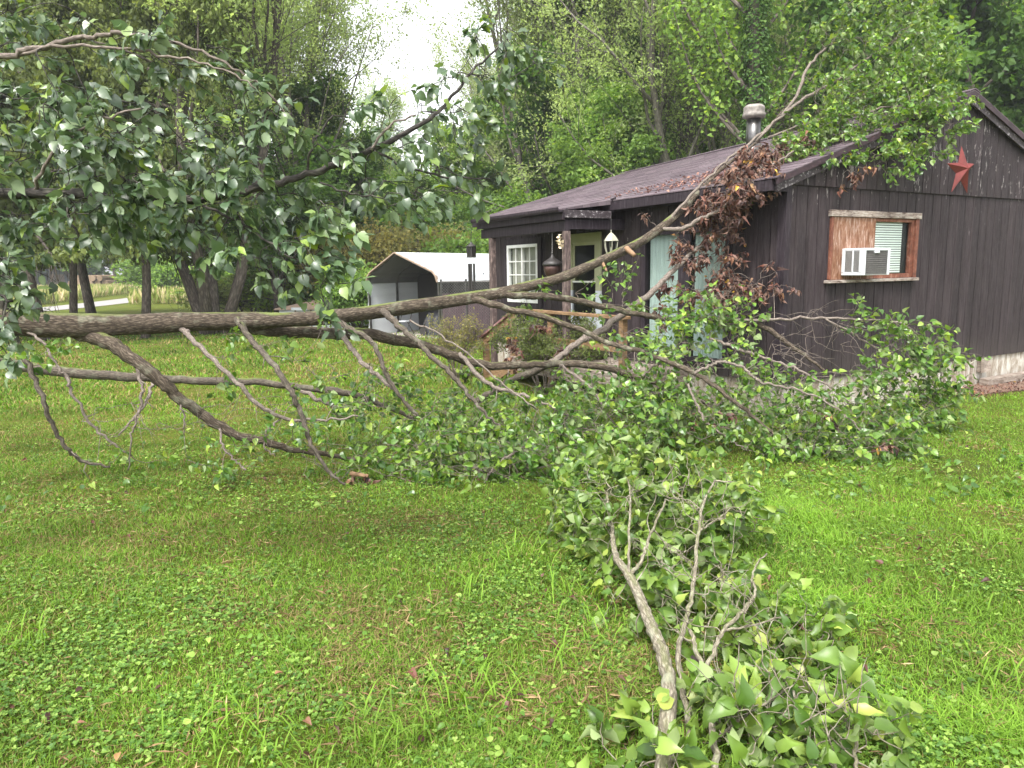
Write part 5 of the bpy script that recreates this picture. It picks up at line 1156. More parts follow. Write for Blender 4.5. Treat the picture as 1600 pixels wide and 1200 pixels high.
BR = {
 'lower_limb': [(375, 508, 6.48, 10), (430, 517, 6.7, 9.5), (520, 522, 6.95, 9), (575, 522, 7.1, 9), (625, 532, 7.25, 8.5), (680, 545, 7.4, 7.2), (740, 567, 7.5, 6.8), (800, 571, 7.6, 6), (870, 568, 7.7, 5.8), (935, 572, 7.75, 5.6), (1000, 592, 7.8, 5), (1070, 612, 7.8, 3.5), (1140, 650, 7.7, 2.2)],
 'b1': [(120, 518, 5.95, 12), (165, 533, 5.9, 11.5), (205, 560, 5.85, 10), (245, 590, 5.85, 9.8), (275, 617, 5.9, 8.6), (320, 650, 6.0, 8), (360, 675, 6.05, 7.4), (410, 690, 6.1, 6.4), (460, 702, 6.2, 5.2), (520, 712, 6.3, 4), (580, 722, 6.4, 2.5)],
 'b2': [(-140, 545, 6.9, 10), (0, 565, 7.0, 9.5), (60, 577, 7.05, 8.6), (130, 584, 7.1, 8), (215, 590, 7.2, 7), (300, 595, 7.25, 6.5), (400, 597, 7.3, 5.8), (470, 605, 7.35, 5.2), (535, 612, 7.4, 5.5), (590, 630, 7.4, 4.5), (650, 655, 7.3, 3)],
 'b3': [(18, 515, 5.8, 6), (30, 545, 5.72, 4.6), (48, 578, 5.65, 4), (68, 630, 5.6, 3.6), (88, 675, 5.65, 3.4), (112, 707, 5.7, 3), (135, 722, 5.75, 2.6), (172, 729, 5.8, 1.6)],
 'b4': [(32, 510, 5.75, 2.4), (72, 540, 5.7, 2.2), (90, 575, 5.65, 2.2), (104, 592, 5.65, 3), (120, 625, 5.65, 2.2), (145, 665, 5.7, 2.2), (180, 695, 5.75, 1.8), (205, 712, 5.8, 1.2)],
 'b5': [(280, 502, 6.27, 4.5), (286, 516, 6.2, 4.5), (300, 530, 6.1, 4), (335, 565, 6.0, 3.8), (372, 600, 5.95, 3.6), (408, 635, 5.95, 3.4), (445, 654, 6.0, 3), (500, 656, 6.05, 2), (560, 650, 6.1, 1.4)],
 'b6': [(370, 497, 6.35, 5), (384, 520, 6.25, 4.8), (405, 545, 6.15, 4.6), (435, 580, 6.0, 4.6), (455, 612, 5.95, 4.4), (468, 640, 5.95, 4), (480, 675, 5.9, 3.8), (492, 705, 5.85, 3.2), (515, 738, 5.85, 2.6), (540, 757, 5.85, 1.6)],
 'b7': [(528, 500, 6.75, 4), (549, 515, 6.65, 4.6), (577, 531, 6.6, 4), (589, 548, 6.55, 3.8), (598, 572, 6.5, 3.6), (610, 597, 6.5, 3.5), (628, 622, 6.5, 3), (655, 652, 6.5, 2.2)],
 'b8': [(532, 520, 6.9, 4.6), (552, 548, 6.8, 4), (571, 570, 6.7, 3.8), (592, 588, 6.65, 3.6), (612, 605, 6.6, 3.4), (635, 632, 6.55, 2.6), (650, 650, 6.5, 2)],
 'b9': [(598, 485, 6.95, 5.5), (617, 505, 6.85, 4.8), (645, 527, 6.75, 4.4), (663, 544, 6.7, 4.2), (685, 568, 6.6, 4), (710, 590, 6.55, 3.8), (735, 620, 6.5, 3.4), (752, 640, 6.45, 2.6), (785, 672, 6.4, 1.6)],
 'b10': [(718, 552, 7.4, 3.4), (744, 583, 7.25, 3.8), (771, 604, 7.15, 3.4), (810, 615, 7.1, 2.8), (855, 632, 7.0, 2), (900, 655, 6.95, 1.4)],
 'b11': [(735, 465, 7.5, 6.5), (775, 461, 7.6, 6), (820, 461, 7.7, 5.6), (880, 466, 7.85, 5.2), (940, 478, 8.0, 5), (985, 488, 8.1, 4.6), (1040, 498, 8.15, 4.4), (1090, 500, 8.2, 4.2), (1150, 501, 8.2, 4), (1195, 512, 8.2, 4), (1235, 540, 8.1, 3.6), (1265, 562, 8.0, 2.6), (1290, 580, 7.95, 1.6)],
 'b12': [(730, 466, 7.45, 6), (785, 479, 7.4, 5), (850, 496, 7.35, 4.6), (900, 513, 7.3, 4.4), (950, 536, 7.25, 4), (1000, 549, 7.2, 3.8), (1045, 566, 7.1, 3.7), (1098, 590, 7.0, 3.6), (1135, 617, 6.9, 3.4), (1180, 655, 6.8, 2.8), (1215, 683, 6.75, 2.3), (1245, 705, 6.7, 1.6)],
 'b13': [(1148, 345, 9.15, 2), (1115, 372, 9.0, 2.8), (1080, 395, 8.95, 3), (1050, 425, 8.85, 4), (1020, 455, 8.7, 5), (985, 482, 8.5, 5), (943, 514, 8.2, 5.5), (919, 527, 8.1, 5.4), (899, 537, 8.0, 5.4), (878, 555, 7.95, 5.2), (860, 567, 7.8, 5)],
 'b14': [(868, 562, 7.85, 5), (838, 580, 8.0, 5.5), (802, 592, 8.1, 6), (775, 610, 8.2, 6), (745, 627, 8.2, 5.5)],
 'b15': [(873, 570, 7.7, 2.4), (900, 588, 7.5, 2.2), (925, 608, 7.35, 2.2), (945, 640, 7.2, 1.8), (960, 662, 7.1, 1.2)],
 'b16': [(1105, 528, 7.9, 2), (1142, 540, 7.8, 2.8), (1167, 551, 7.7, 2.6), (1207, 564, 7.6, 2.2), (1240, 576, 7.5, 2), (1290, 600, 7.3, 1.6), (1340, 640, 7.1, 1)],
 'b17': [(1085, 585, 7.0, 2), (1105, 573, 7.05, 2.2), (1126, 567, 7.1, 2.3), (1152, 570, 7.05, 2.3), (1175, 587, 7.0, 2.2), (1194, 599, 6.95, 2), (1250, 610, 6.9, 1.8), (1310, 640, 6.8, 1.4), (1350, 680, 6.7, 1)],
 'b18': [(1150, 500, 8.2, 2.6), (1210, 499, 8.15, 2.2), (1260, 496, 8.1, 2), (1330, 500, 8.0, 1.9), (1395, 503, 7.95, 1.7), (1430, 520, 7.9, 1.5), (1462, 555, 7.85, 1.2), (1472, 600, 7.8, 1)],
 'b19': [(1290, 498, 8.05, 1.6), (1330, 520, 8.0, 1.5), (1375, 548, 7.9, 1.4), (1415, 580, 7.85, 1.2), (1440, 615, 7.8, 1)],
 'b20': [(1030, 358, 8.9, 2.5), (1065, 357, 8.85, 3.6), (1095, 342, 8.8, 3), (1125, 328, 8.75, 2.6), (1160, 292, 8.68, 2), (1200, 262, 8.7, 1.6), (1240, 236, 8.8, 1.2)],
 'b21': [(1040, 350, 8.98, 2.5), (1085, 300, 9.1, 2.2), (1120, 265, 9.2, 2), (1160, 232, 9.4, 2), (1200, 200, 9.6, 2.2), (1245, 150, 9.9, 2.4), (1262, 105, 10.1, 2.2), (1290, 75, 10.3, 1.4)],
 'b22': [(1180, 222, 9.5, 1.8), (1240, 165, 9.7, 2.2), (1300, 130, 9.9, 2), (1350, 95, 10.1, 1.6), (1400, 60, 10.3, 1.1)],
 'b23': [(1200, 215, 9.5, 1.6), (1270, 190, 9.6, 1.8), (1350, 175, 9.6, 1.5), (1430, 165, 9.6, 1.2), (1480, 185, 9.5, .9)],
 'b24': [(205, 561, 5.85, 3), (218, 590, 5.8, 2.6), (222, 620, 5.75, 2.4), (213, 655, 5.7, 1.8), (203, 690, 5.7, 1.3), (200, 735, 5.7, 1)],
 'b25': [(238, 598, 7.15, 2.8), (232, 622, 7.0, 2.2), (215, 650, 6.9, 1.8), (185, 680, 6.8, 1.2)],
 'b26': [(343, 670, 6.0, 2), (350, 700, 5.9, 1.8), (370, 722, 5.9, 1.6), (385, 735, 5.9, 1)],
 'b27': [(438, 655, 6.0, 1.6), (418, 675, 5.9, 1.5), (414, 700, 5.9, 1.3), (430, 712, 5.9, 1)],
 'b28': [(282, 628, 5.9, 1.6), (288, 655, 5.85, 1.4), (288, 680, 5.85, .8)],
 'b29': [(1000, 592, 7.8, 2.6), (1025, 570, 7.7, 2.2), (1040, 560, 7.6, 1.8), (1075, 575, 7.5, 1.5)],
 'b30': [(640, 500, 7.0, 1.6), (690, 525, 6.9, 1.4), (740, 560, 6.8, 1.4), (790, 605, 6.7, 1.3), (840, 640, 6.6, 1)],
 'b31': [(1075, 600, 6.95, 2), (1090, 635, 6.85, 2.2), (1100, 655, 6.8, 2), (1130, 680, 6.75, 1.6), (1165, 702, 6.7, 1)],
 'b32': [(755, 760, 5.95, 2), (768, 735, 5.98, 2.2), (790, 715, 6.05, 1.6), (830, 695, 6.15, 1.2)],
 'b33': [(470, 610, 7.35, 3.4), (505, 628, 7.2, 3.2), (530, 635, 7.1, 2), (560, 640, 7.0, 1.4)],
}
LB = Limbs(rng)
def treepart(name, segs, mat, root): return rebase(tubes(name, segs, mat, root), root)
LB.main(*TR)
treepart('trunk', [(TR[0], TR[1], 26, .07)], M['bark'], fallen)
M['split'] = simple('fresh split wood', (.30, .18, .10), (.17, .10, .055), .8, 30, .5)
for a_, b_2 in (((978, 388, 8.55, 5), (992, 399, 8.45, 3.5)), ((940, 408, 8.38, 3), (948, 424, 8.3, 1.5)), ((548, 740, 6.0, 4), (575, 744, 5.95, 3))):
    p, r = C([a_, tuple((u + v) / 2 for u, v in zip(a_, b_2)), b_2], per=3); treepart('broken_stub', [(p, r, 8, .12)], M['split'], fallen)
for k, sp in BR.items():
    p, r = C(sp, per=6); LB.main(p, r); big = sp[1][3] > 4.5
    p = wiggle(p, .0075 if not big else .006, rng)
    if k not in ('b18', 'b21', 'b22', 'b23'):
        for _ in range(rng.integers(2, 6)):
            i = rng.integers(2, len(p) - 2); t_ = unit(p[i + 1] - p[i]); sd = unit(rng.normal(0, 1, 3) + [0, 0, -.4]); d_ = unit(sd + t_ * .6); ls = rng.uniform(.04, .16); q = np.array([p[i], p[i] + d_ * ls * .5, p[i] + unit(d_ + rng.normal(0, .3, 3)) * ls]); LB.tw.append((q, np.linspace(min(.007, r[i] * .5), .0018, 3), 5, 0))
    treepart('branch', [(p, r, 16 if big else 8, .04 if big else .02)], M['bark'] if k in ('lower_limb', 'b1', 'b11', 'b12') else (M['bark_limb'] if big else M['twig']), fallen)
def Q(lst): return [(P(a, b, c), d * c / F_PX, n) for a, b, c, d, n in lst]
# (px, py, Y, radius px, sprays)
green = Q([(1010, 660, 6.9, 45, 14), (930, 660, 6.9, 45, 14), (860, 740, 6.1, 30, 8), (790, 700, 6.3, 45, 14), (1110, 690, 6.8, 40, 12), (1230, 650, 6.9, 40, 12), (1335, 505, 8.0, 30, 10), (1400, 525, 7.9, 40, 22), (1445, 565, 7.8, 40, 26), (1460, 615, 7.75, 35, 26), (1395, 580, 7.7, 50, 24), (1345, 605, 7.6, 50, 24), (1445, 645, 7.7, 30, 14),
 (1385, 700, 6.75, 38, 26), (1330, 690, 6.75, 50, 34), (1265, 705, 6.65, 40, 26), (1290, 645, 7.0, 50, 30), (1215, 690, 6.75, 45, 22), (1240, 620, 7.2, 50, 26), (1390, 660, 7.0, 40, 24), (1330, 735, 6.5, 35, 12),
 (1150, 560, 7.8, 45, 14), (1095, 490, 8.0, 38, 22), (1060, 500, 8.1, 40, 20), (1125, 505, 8.0, 35, 20), (1050, 560, 7.6, 50, 24), (1000, 600, 7.4, 50, 26), (1100, 620, 7.3, 55, 28), (1040, 640, 7.0, 50, 26), (960, 625, 7.1, 50, 28), (1150, 655, 7.0, 50, 26), (1170, 610, 7.4, 50, 22),
 (960, 470, 8.2, 30, 7), (975, 440, 8.3, 20, 4), (840, 460, 7.8, 24, 5), (895, 450, 8.0, 20, 3), (935, 510, 7.9, 28, 6), (985, 520, 7.9, 30, 7), (1020, 520, 7.9, 30, 8),
 (885, 655, 6.9, 45, 24), (820, 660, 6.8, 45, 24), (760, 655, 6.8, 45, 22), (700, 660, 6.9, 45, 20), (640, 650, 7.1, 45, 18), (565, 630, 7.2, 45, 12), (600, 700, 6.4, 50, 20), (680, 715, 6.25, 45, 26), (755, 725, 6.15, 45, 28), (830, 730, 6.1, 40, 24), (720, 690, 6.5, 50, 22), (870, 690, 6.5, 35, 14), (640, 745, 6.0, 40, 14), (560, 735, 6.05, 40, 7), (760, 762, 5.95, 45, 9),
 (500, 590, 6.6, 35, 6), (450, 560, 6.4, 30, 4), (640, 600, 7.0, 40, 10), (590, 590, 7.0, 40, 6), (520, 640, 6.2, 35, 8), (410, 540, 6.4, 16, 3), (350, 520, 6.3, 16, 3), (350, 565, 6.2, 24, 4), (470, 690, 6.0, 50, 7), (330, 715, 6.0, 40, 4), (200, 715, 5.85, 30, 3), (60, 560, 5.7, 26, 4), (20, 580, 5.7, 22, 3), (360, 700, 6.0, 40, 5),
 (860, 605, 8.2, 45, 18), (925, 595, 8.3, 45, 20), (810, 625, 8.0, 45, 16), (1000, 640, 7.6, 50, 16), (980, 565, 8.5, 40, 14), (900, 640, 7.6, 40, 16), (700, 620, 7.6, 45, 10), (770, 590, 7.9, 35, 8), (700, 590, 8.4, 26, 5), (1080, 665, 7.0, 50, 18), (1180, 720, 6.6, 35, 8), (980, 670, 6.8, 50, 14)])
A1_, X1_ = LB.sprays([(a, b, max(2, int(c * (1.35 if a[0] > 3.3 and a[1] > 7.5 else .98)))) for a, b, c in green], (.85, -.1, .05), .32, 9.0, .06, up=.1, ground=True, droop=.35)
def leafset(name, A, X, tpl, size, mat, root, nz=.55, nb=(0, -.1, 1), var=None):
    n = len(A); sm = len(tpl[0]) > 15; nr = rng.normal(0, nz, (n, 3)) + np.array(nb); return rebase(scatter(name, tpl, A, X + rng.normal(0, .25, (n, 3)), nr, size * rng.uniform(.6, 1.25, n), mat, root, var, sm), root)
leafset('foliage', A1_, X1_, leaf_tpl(.42, .4, .3), .060, M['leaf'], fallen, .75)
onroof = Q([(1235, 245, 9.05, 24, 10), (1205, 225, 9.35, 20, 6), (1262, 210, 9.3, 28, 18), (1310, 200, 9.35, 34, 24), (1370, 205, 9.4, 36, 26), (1430, 190, 9.5, 34, 24), (1478, 200, 9.4, 24, 12), (1340, 150, 9.8, 40, 24), (1400, 130, 10, 40, 24), (1295, 140, 9.9, 30, 10), (1350, 85, 10.2, 40, 18), (1400, 45, 10.4, 38, 14), (1310, 60, 10.2, 36, 9), (1445, 100, 10.2, 34, 12), (1380, 250, 9.15, 30, 14), (1430, 238, 9.2, 26, 12), (1300, 245, 9.0, 24, 10), (1215, 190, 9.7, 16, 3), (1270, 262, 8.95, 18, 5), (1180, 330, 9.0, 24, 4), (1160, 300, 9.05, 20, 4), (1340, 15, 10.4, 40, 8), (1420, 10, 10.5, 34, 7), (1480, 130, 10.0, 20, 5), (1340, 110, 10.0, 60, 24), (1410, 90, 10.2, 50, 18), (1300, 180, 9.5, 50, 24), (1400, 170, 9.6, 60, 26), (1250, 210, 9.4, 30, 12), (1450, 150, 9.8, 44, 20), (1390, 20, 10.4, 50, 14), (1330, 40, 10.3, 46, 12), (1430, 60, 10.3, 44, 12), (1480, 180, 9.5, 26, 8)])
A2_, X2_ = LB.sprays(onroof, (.8, .1, .25), .30, 15, .06, up=.15, droop=.3)
leafset('foliage', A2_, X2_, leaf_tpl(.42, .4, .3), .057, M['leaf'], fallen, .6)
dead = Q([(1120, 312, 8.85, 22, 26), (1150, 300, 8.68, 22, 26), (1178, 282, 8.6, 20, 22), (1150, 272, 8.75, 20, 18), (1200, 262, 8.65, 18, 14), (1105, 335, 8.85, 18, 14), (1140, 335, 8.75, 18, 12), (1112, 300, 9.12, 26, 14), (1140, 272, 9.15, 26, 16), (1168, 246, 9.25, 24, 22), (1095, 322, 9.08, 20, 14), (1185, 262, 9.1, 26, 20), (563, 742, 6.0, 8, 4), (1200, 248, 9.15, 28, 34), (1165, 262, 9.2, 28, 34), (1135, 290, 9.15, 28, 34), (1225, 232, 9.3, 26, 20), (1250, 240, 9.2, 26, 12), (1190, 275, 9.1, 26, 18), (1175, 290, 9.1, 26, 18), (1105, 320, 9.1, 22, 16), (1145, 325, 9.05, 22, 14), (1090, 352, 9.0, 20, 12), (1125, 365, 9.0, 22, 12), (1060, 378, 8.95, 18, 8), (1100, 395, 8.95, 24, 12), (1060, 410, 8.85, 20, 9), (1135, 410, 8.9, 20, 10), (1110, 435, 8.8, 24, 14), (1150, 440, 8.75, 24, 14), (1080, 450, 8.75, 20, 10), (1185, 440, 8.6, 20, 8), (1212, 447, 8.5, 12, 4), (1120, 465, 8.6, 22, 10), (1040, 440, 8.8, 18, 6), (1025, 480, 8.5, 14, 4), (1327, 268, 8.9, 12, 5), (1282, 262, 9.0, 8, 2), (1240, 225, 9.4, 24, 7), (1300, 232, 9.2, 30, 6), (797, 540, 8.6, 10, 4), (793, 560, 8.6, 12, 4), (870, 540, 8.6, 14, 5), (835, 510, 8.7, 10, 3), (1015, 350, 8.9, 8, 1), (1290, 660, 6.9, 40, 5), (1360, 690, 6.7, 40, 6), (1100, 660, 7.0, 50, 3)])
A3_, X3_ = LB.sprays(dead, (.4, -.1, -.3), .2, 9, .05, up=-.2, droop=.7)
dl = leafset('dead_foliage', A3_, X3_, leaf_tpl(.36, .8, .9), .052, M['leaf_dead'], fallen, .8); dl['label'] = 'withered brown leaves with a few yellow ones'
gx, gy = rng.uniform(-4.2, 4.6, 2600), rng.uniform(5.2, 8.8, 2600); kk = rng.random(2600) < np.clip(value_noise(gx, gy, .6, 88) * 1.2, .15, 1) * np.where(gx < -1.5, .35, 1); gx, gy = gx[kk], gy[kk]; s_, t__ = st(gx, gy); kk = (s_ < -.05) | (t__ < -.1); gx, gy = gx[kk], gy[kk]; ng = len(gx); aa = rng.uniform(0, 6.28, ng)
tag(scatter('torn_leaves', leaf_tpl(.42, .4, .3), np.stack([gx, gy, gz(gx, gy) + .045], -1), np.stack([np.cos(aa), np.sin(aa), rng.normal(0, .25, ng)], -1), rng.normal(0, .45, (ng, 3)) + [0, -.1, 1], rng.uniform(.035, .065, ng), M['leaf']), 'loose green pear leaves lying on the grass below the fallen limbs', 'leaf litter', kind='stuff')
# bare fine twigs
bare = Q([(200, 660, 5.8, 60, 14), (310, 660, 6.0, 60, 10), (440, 640, 6.1, 60, 14), (560, 600, 6.6, 60, 14), (1290, 520, 8.0, 60, 20), (1220, 540, 7.9, 60, 24), (1180, 600, 7.3, 60, 24), (1100, 560, 7.6, 60, 16), (1000, 560, 7.8, 60, 12), (900, 600, 7.3, 60, 14), (720, 640, 6.8, 60, 14), (760, 740, 6.1, 60, 16), (900, 680, 6.8, 60, 14), (1000, 640, 7.1, 60, 18), (1250, 660, 6.8, 70, 22), (1380, 600, 7.6, 50, 14), (1080, 620, 7.2, 60, 18), (500, 720, 6.0, 50, 10), (1150, 480, 8.2, 40, 8), (1340, 640, 7.0, 60, 18), (1250, 180, 9.7, 50, 16), (1330, 120, 10, 60, 14), (1100, 400, 8.9, 40, 8), (820, 700, 6.3, 60, 14), (640, 700, 6.5, 60, 12)])
LB.sprays(bare, (.7, -.1, -.25), .34, 0.01, .05, up=-.1, ground=True)
treepart('twigs', LB.tw, M['twig'], fallen)

# ---- standing tree whose limbs hang over the upper left
tl = P(-330, 330, 3.6); over = empty('pear_tree', (tl[0], tl[1], 0), 0, 'dark leafy pear limbs with glossy leaves hanging into the upper left', 'tree')
L2 = Limbs(rng)
T2 = C([(-330, 1500, 3.6, 40), (-330, 900, 3.6, 38), (-335, 400, 3.6, 34), (-330, 0, 3.65, 26), (-300, -500, 3.7, 12)], per=5); T2[0][0][2] = -.05
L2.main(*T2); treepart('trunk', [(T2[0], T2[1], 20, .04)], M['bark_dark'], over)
OB = [
 [(-325, 350, 3.6, 14), (-150, 320, 3.5, 11), (0, 303, 3.5, 8.5), (100, 303, 3.5, 7.8), (200, 309, 3.5, 7), (300, 311, 3.5, 6.5), (370, 301, 3.55, 6), (420, 290, 3.6, 5.6), (480, 272, 3.65, 5.2), (550, 248, 3.75, 4.6), (620, 216, 3.85, 4), (670, 187, 3.9, 3.2), (700, 158, 3.95, 2.4), (745, 105, 4.0, 1.8), (800, 55, 4.05, 1.1)],
 [(-330, 120, 3.65, 10), (-150, 100, 3.5, 6), (0, 88, 3.4, 4.5), (52, 77, 3.4, 4), (105, 63, 3.4, 3.6), (150, 56, 3.4, 3.2), (192, 54, 3.4, 2.8), (245, 61, 3.45, 2.6), (315, 82, 3.5, 2.2), (385, 119, 3.5, 1.8), (420, 147, 3.5, 1.6), (472, 217, 3.5, 1.1)],
 [(30, 86, 3.4, 2.5), (87, 73, 3.35, 2.4), (175, 76, 3.3, 2.1), (262, 88, 3.3, 1.9), (350, 108, 3.3, 1.5), (400, 140, 3.3, 1.1)],
 [(584, 236, 3.78, 2), (640, 262, 3.8, 1.8), (700, 276, 3.8, 1.5), (766, 280, 3.85, 1)],
 [(480, 272, 3.65, 2), (486, 230, 3.6, 1.8), (500, 205, 3.6, 1.6), (520, 180, 3.6, 1.2)],
 [(580, 235, 3.78, 2), (605, 200, 3.8, 1.8), (650, 180, 3.8, 1.2)],
 [(500, 285, 3.65, 1.5), (540, 300, 3.6, 1.5), (600, 310, 3.6, 1.1)],
 [(-325, 500, 3.6, 8), (-150, 480, 3.5, 5), (-30, 455, 3.45, 3), (20, 470, 3.45, 2)],
 [(300, 311, 3.5, 2.5), (370, 345, 3.45, 2), (430, 385, 3.45, 1.6), (480, 420, 3.45, 1.2), (520, 445, 3.45, .9)],
 [(100, 303, 3.5, 2.5), (110, 350, 3.4, 2), (140, 390, 3.4, 1.5)],
 [(50, 303, 3.5, 3), (80, 240, 3.4, 2.4), (150, 190, 3.4, 2), (220, 170, 3.4, 1.4)],
]
for sp in OB:
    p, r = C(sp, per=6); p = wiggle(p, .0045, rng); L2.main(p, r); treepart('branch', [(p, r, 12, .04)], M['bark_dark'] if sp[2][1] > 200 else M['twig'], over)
oc = Q([(-60, 260, 3.4, 90, 14), (30, 170, 3.3, 70, 16), (110, 165, 3.3, 60, 14), (50, 255, 3.3, 70, 18), (140, 240, 3.3, 60, 18), (200, 195, 3.4, 50, 12), (220, 275, 3.35, 50, 18), (285, 235, 3.4, 45, 13), (110, 330, 3.35, 60, 18), (200, 345, 3.35, 50, 15), (285, 335, 3.4, 45, 14), (30, 350, 3.35, 60, 16), (345, 285, 3.4, 40, 12), (345, 215, 3.45, 35, 8), (320, 385, 3.4, 30, 5), (375, 340, 3.4, 35, 9), (430, 205, 3.5, 35, 6), (425, 310, 3.45, 38, 12), (470, 390, 3.4, 38, 12), (440, 430, 3.4, 28, 7), (500, 450, 3.4, 28, 7), (400, 400, 3.4, 30, 6), (520, 330, 3.5, 34, 8), (560, 300, 3.6, 34, 9), (610, 305, 3.65, 32, 8), (660, 310, 3.7, 28, 5), (520, 225, 3.65, 30, 6), (600, 190, 3.75, 28, 7), (560, 170, 3.7, 20, 3), (655, 185, 3.8, 28, 8), (715, 180, 3.85, 30, 8), (760, 130, 3.95, 30, 8), (785, 65, 4.0, 30, 8), (735, 70, 3.95, 30, 7), (700, 120, 3.9, 28, 6), (835, 100, 4.0, 18, 3), (690, 255, 3.8, 26, 6), (740, 285, 3.8, 22, 4), (400, 160, 3.5, 30, 5), (20, 50, 3.3, 60, 10), (80, 110, 3.35, 40, 6), (0, 130, 3.3, 50, 10), (-10, 430, 3.4, 40, 12), (15, 490, 3.4, 26, 6), (0, 560, 3.45, 24, 4), (20, 420, 3.4, 30, 6), (250, 80, 3.4, 40, 7), (180, 60, 3.4, 40, 7), (330, 95, 3.45, 30, 5), (110, 60, 3.4, 40, 5), (650, 240, 3.8, 30, 5), (480, 320, 3.5, 30, 7)])
oc = [(c_ + np.array([c_[0] * .12, .40, (c_[2] - EYE) * .12]) if i_ % 2 else c_, r_, int(n_ * .82)) for i_, (c_, r_, n_) in enumerate(oc)]
A4_, X4_ = L2.sprays(oc, (.8, -.1, -.3), .19, 10.5, .05, up=-.05, droop=.45)
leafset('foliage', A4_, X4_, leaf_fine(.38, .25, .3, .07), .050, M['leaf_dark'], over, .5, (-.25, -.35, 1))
treepart('twigs', L2.tw, M['bark_dark'], over)

# ---- cut branch on the grass in the foreground
def CG(spec, per=6):
    pts = np.array([Gd(a[0], a[1], a[2]) for a in spec]); rad = np.array([a[3] * pts[i][1] / F_PX for i, a in enumerate(spec)])
    p = catmull(pts, per); n = len(spec); return p, np.interp(np.linspace(0, n - 1, len(p)), np.arange(n), rad)
cp_ = Gd(1040, 1230, .0); cut = empty('cut_branch', cp_, 0, 'leafy cut limb lying on the foreground grass, its pale stems toward the viewer', 'branch')
L3 = Limbs(rng)
CB = [
 [(1030, 1330, .10, 17), (1035, 1230, .12, 16), (1041, 1150, .14, 15), (1045, 1085, .16, 13), (1040, 1040, .17, 12), (1028, 1005, .18, 10.5), (1014, 968, .19, 9.5), (998, 930, .20, 8.5), (983, 900, .21, 7.8), (962, 868, .22, 5), (957, 835, .23, 3.6), (950, 800, .24, 2.6), (948, 765, .26, 1.8)],
 [(983, 900, .21, 5), (1000, 880, .24, 4), (1012, 845, .28, 3), (1040, 780, .36, 2)],
 [(983, 898, .22, 3.5), (982, 860, .28, 2.8), (985, 800, .36, 2.4), (983, 745, .42, 1.6)],
 [(1130, 1320, .08, 9), (1122, 1220, .10, 8), (1114, 1140, .13, 7.5), (1103, 1060, .16, 6.5), (1090, 1020, .18, 5), (1078, 985, .2, 4)],
 [(1100, 1260, .05, 9), (1085, 1190, .05, 8.5), (1074, 1120, .06, 7.5), (1060, 1030, .12, 6), (1068, 980, .16, 5), (1080, 935, .20, 4.4), (1086, 890, .25, 4), (1092, 830, .32, 3.4), (1098, 790, .38, 2.8), (1117, 750, .42, 2)],
 [(1102, 1050, .17, 5), (1118, 1010, .19, 4.6), (1135, 980, .20, 4.4), (1165, 950, .22, 4), (1180, 925, .24, 3), (1175, 895, .26, 2.2), (1198, 865, .28, 1.6)],
 [(1092, 830, .32, 2.4), (1120, 812, .33, 2), (1140, 795, .35, 1.5)], [(1117, 752, .42, 2), (1160, 755, .42, 1.5), (1190, 770, .4, 1)],
 [(1130, 985, .2, 3), (1170, 978, .2, 2.2), (1230, 960, .22, 1.6)],
 [(1320, 1240, .05, 6), (1300, 1190, .08, 5.4), (1280, 1160, .12, 5), (1250, 1130, .14, 4), (1240, 1080, .16, 3)],
 [(1350, 1230, .06, 5), (1335, 1190, .08, 4.4), (1340, 1140, .1, 4), (1325, 1100, .12, 3.4), (1318, 1060, .14, 3), (1305, 1035, .16, 2)],
 [(1125, 1150, .12, 4), (1170, 1115, .14, 3), (1210, 1090, .16, 2.4), (1240, 1070, .2, 1.6)],
]
for ci, sp in enumerate(CB):
    p, r = CG(sp); r = r * (1 if ci == 0 else .78); p = wiggle(p, .003, rng); L3.main(p, r); treepart('stem', [(p, r, 14 if sp[1][3] > 7 else 8, .035)], M['bark_cut'], cut)
def Q3(l): return [(Gd(a, b, z) - np.array([0, 0, .0 if b < 860 else .05]), r * (1 if b < 860 else .85), int(n * (1.5 if b < 860 else .78))) for a, b, z, r, n in l]
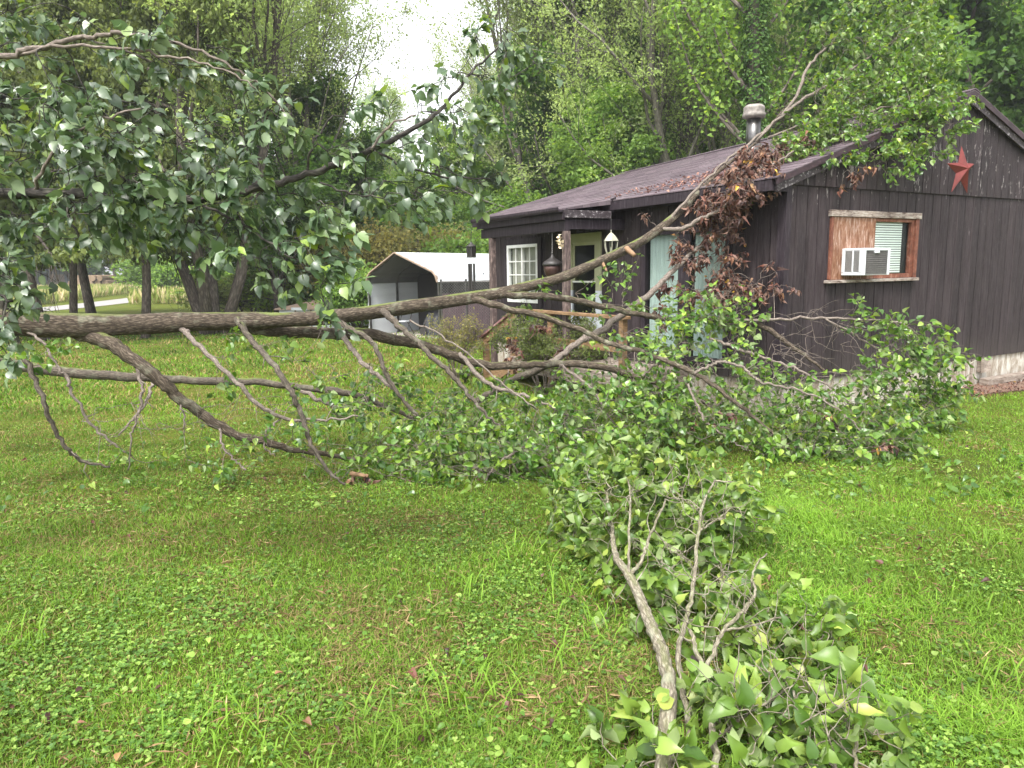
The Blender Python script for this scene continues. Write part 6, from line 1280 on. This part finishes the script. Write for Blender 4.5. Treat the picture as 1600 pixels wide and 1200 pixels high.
cc = Q3([(900, 775, .22, .20, 12), (945, 735, .32, .22, 18), (925, 800, .18, .2, 14), (900, 830, .10, .18, 10), (1000, 740, .34, .22, 18), (1060, 750, .34, .22, 18), (1120, 770, .30, .20, 16), (1150, 810, .22, .18, 14), (1020, 800, .24, .22, 20), (1080, 820, .22, .2, 18), (960, 850, .14, .18, 15), (1040, 870, .16, .18, 16), (1110, 870, .16, .18, 16), (1150, 900, .12, .15, 12), (1090, 920, .12, .15, 14), (1040, 930, .1, .14, 10), (1180, 950, .12, .14, 9), (975, 935, .08, .1, 5), (1120, 960, .08, .14, 11), (1200, 1000, .10, .14, 10), (1260, 960, .12, .14, 10), (1290, 985, .14, .12, 10), (1270, 1030, .12, .12, 9), (1150, 1050, .14, .14, 14), (1210, 1060, .14, .13, 13), (1100, 1090, .12, .1, 6), (1180, 1110, .12, .13, 13), (1150, 1160, .1, .12, 11), (1230, 1140, .1, .12, 11), (1020, 1140, .08, .08, 5), (1010, 1180, .10, .08, 6), (1070, 1180, .2, .06, 3), (1290, 1090, .12, .11, 8), (1350, 1110, .12, .12, 8), (1390, 1140, .12, .1, 5), (1370, 1170, .1, .1, 4), (1250, 1190, .08, .12, 9), (1310, 1150, .08, .1, 5), (930, 1180, .05, .05, 2), (1200, 1230, .08, .15, 10), (1010, 1250, .08, .12, 7), (950, 890, .1, .12, 6), (1000, 1000, .06, .06, 2), (1055, 990, .08, .1, 5), (1150, 1000, .1, .12, 8)])
A5_, X5_ = L3.sprays(cc, (-.1, .4, .1), .14, 8.0, .05, up=.15, ground=True, droop=.1)
leafset('foliage', A5_, X5_, leaf_fine(.42, .45, .5, .09), .056, M['leaf_cut'], cut, .75, (0, -.3, .9))
bs = [(Gd(a, b, z), r, n) for a, b, z, r, n in [(950, 780, .4, .2, 10), (1050, 780, .45, .2, 12), (1120, 800, .4, .2, 10), (1040, 880, .28, .15, 10), (1120, 900, .28, .15, 12), (1100, 980, .22, .12, 10), (1170, 960, .26, .12, 10), (1220, 1060, .22, .12, 12), (1160, 1100, .2, .12, 12), (1270, 1130, .2, .12, 10), (1330, 1120, .18, .1, 8)]]
L3.sprays(bs, (.1, .6, .3), .16, .01, .05, up=.2)
treepart('twigs', L3.tw, M['bark_cut'], cut)
print('leaves', len(A1_), len(A2_), len(A3_), len(A4_), len(A5_))

# ---- faint damp air between the lawn and the wood
def haze():
    m = bpy.data.materials.new('damp air'); m.use_nodes = True; t = m.node_tree; t.nodes.clear(); o = t.nodes.new('ShaderNodeOutputMaterial'); v = t.nodes.new('ShaderNodeVolumePrincipled')
    v.inputs['Color'].default_value = (.93, .96, 1, 1); v.inputs['Density'].default_value = .0009; v.inputs['Anisotropy'].default_value = .2; t.links.new(v.outputs[0], o.inputs['Volume'])
    h = MB().box((-720, -70, -1.4), (720, 920, 34)).build('haze', m); tag(h, kind='stuff')
haze()
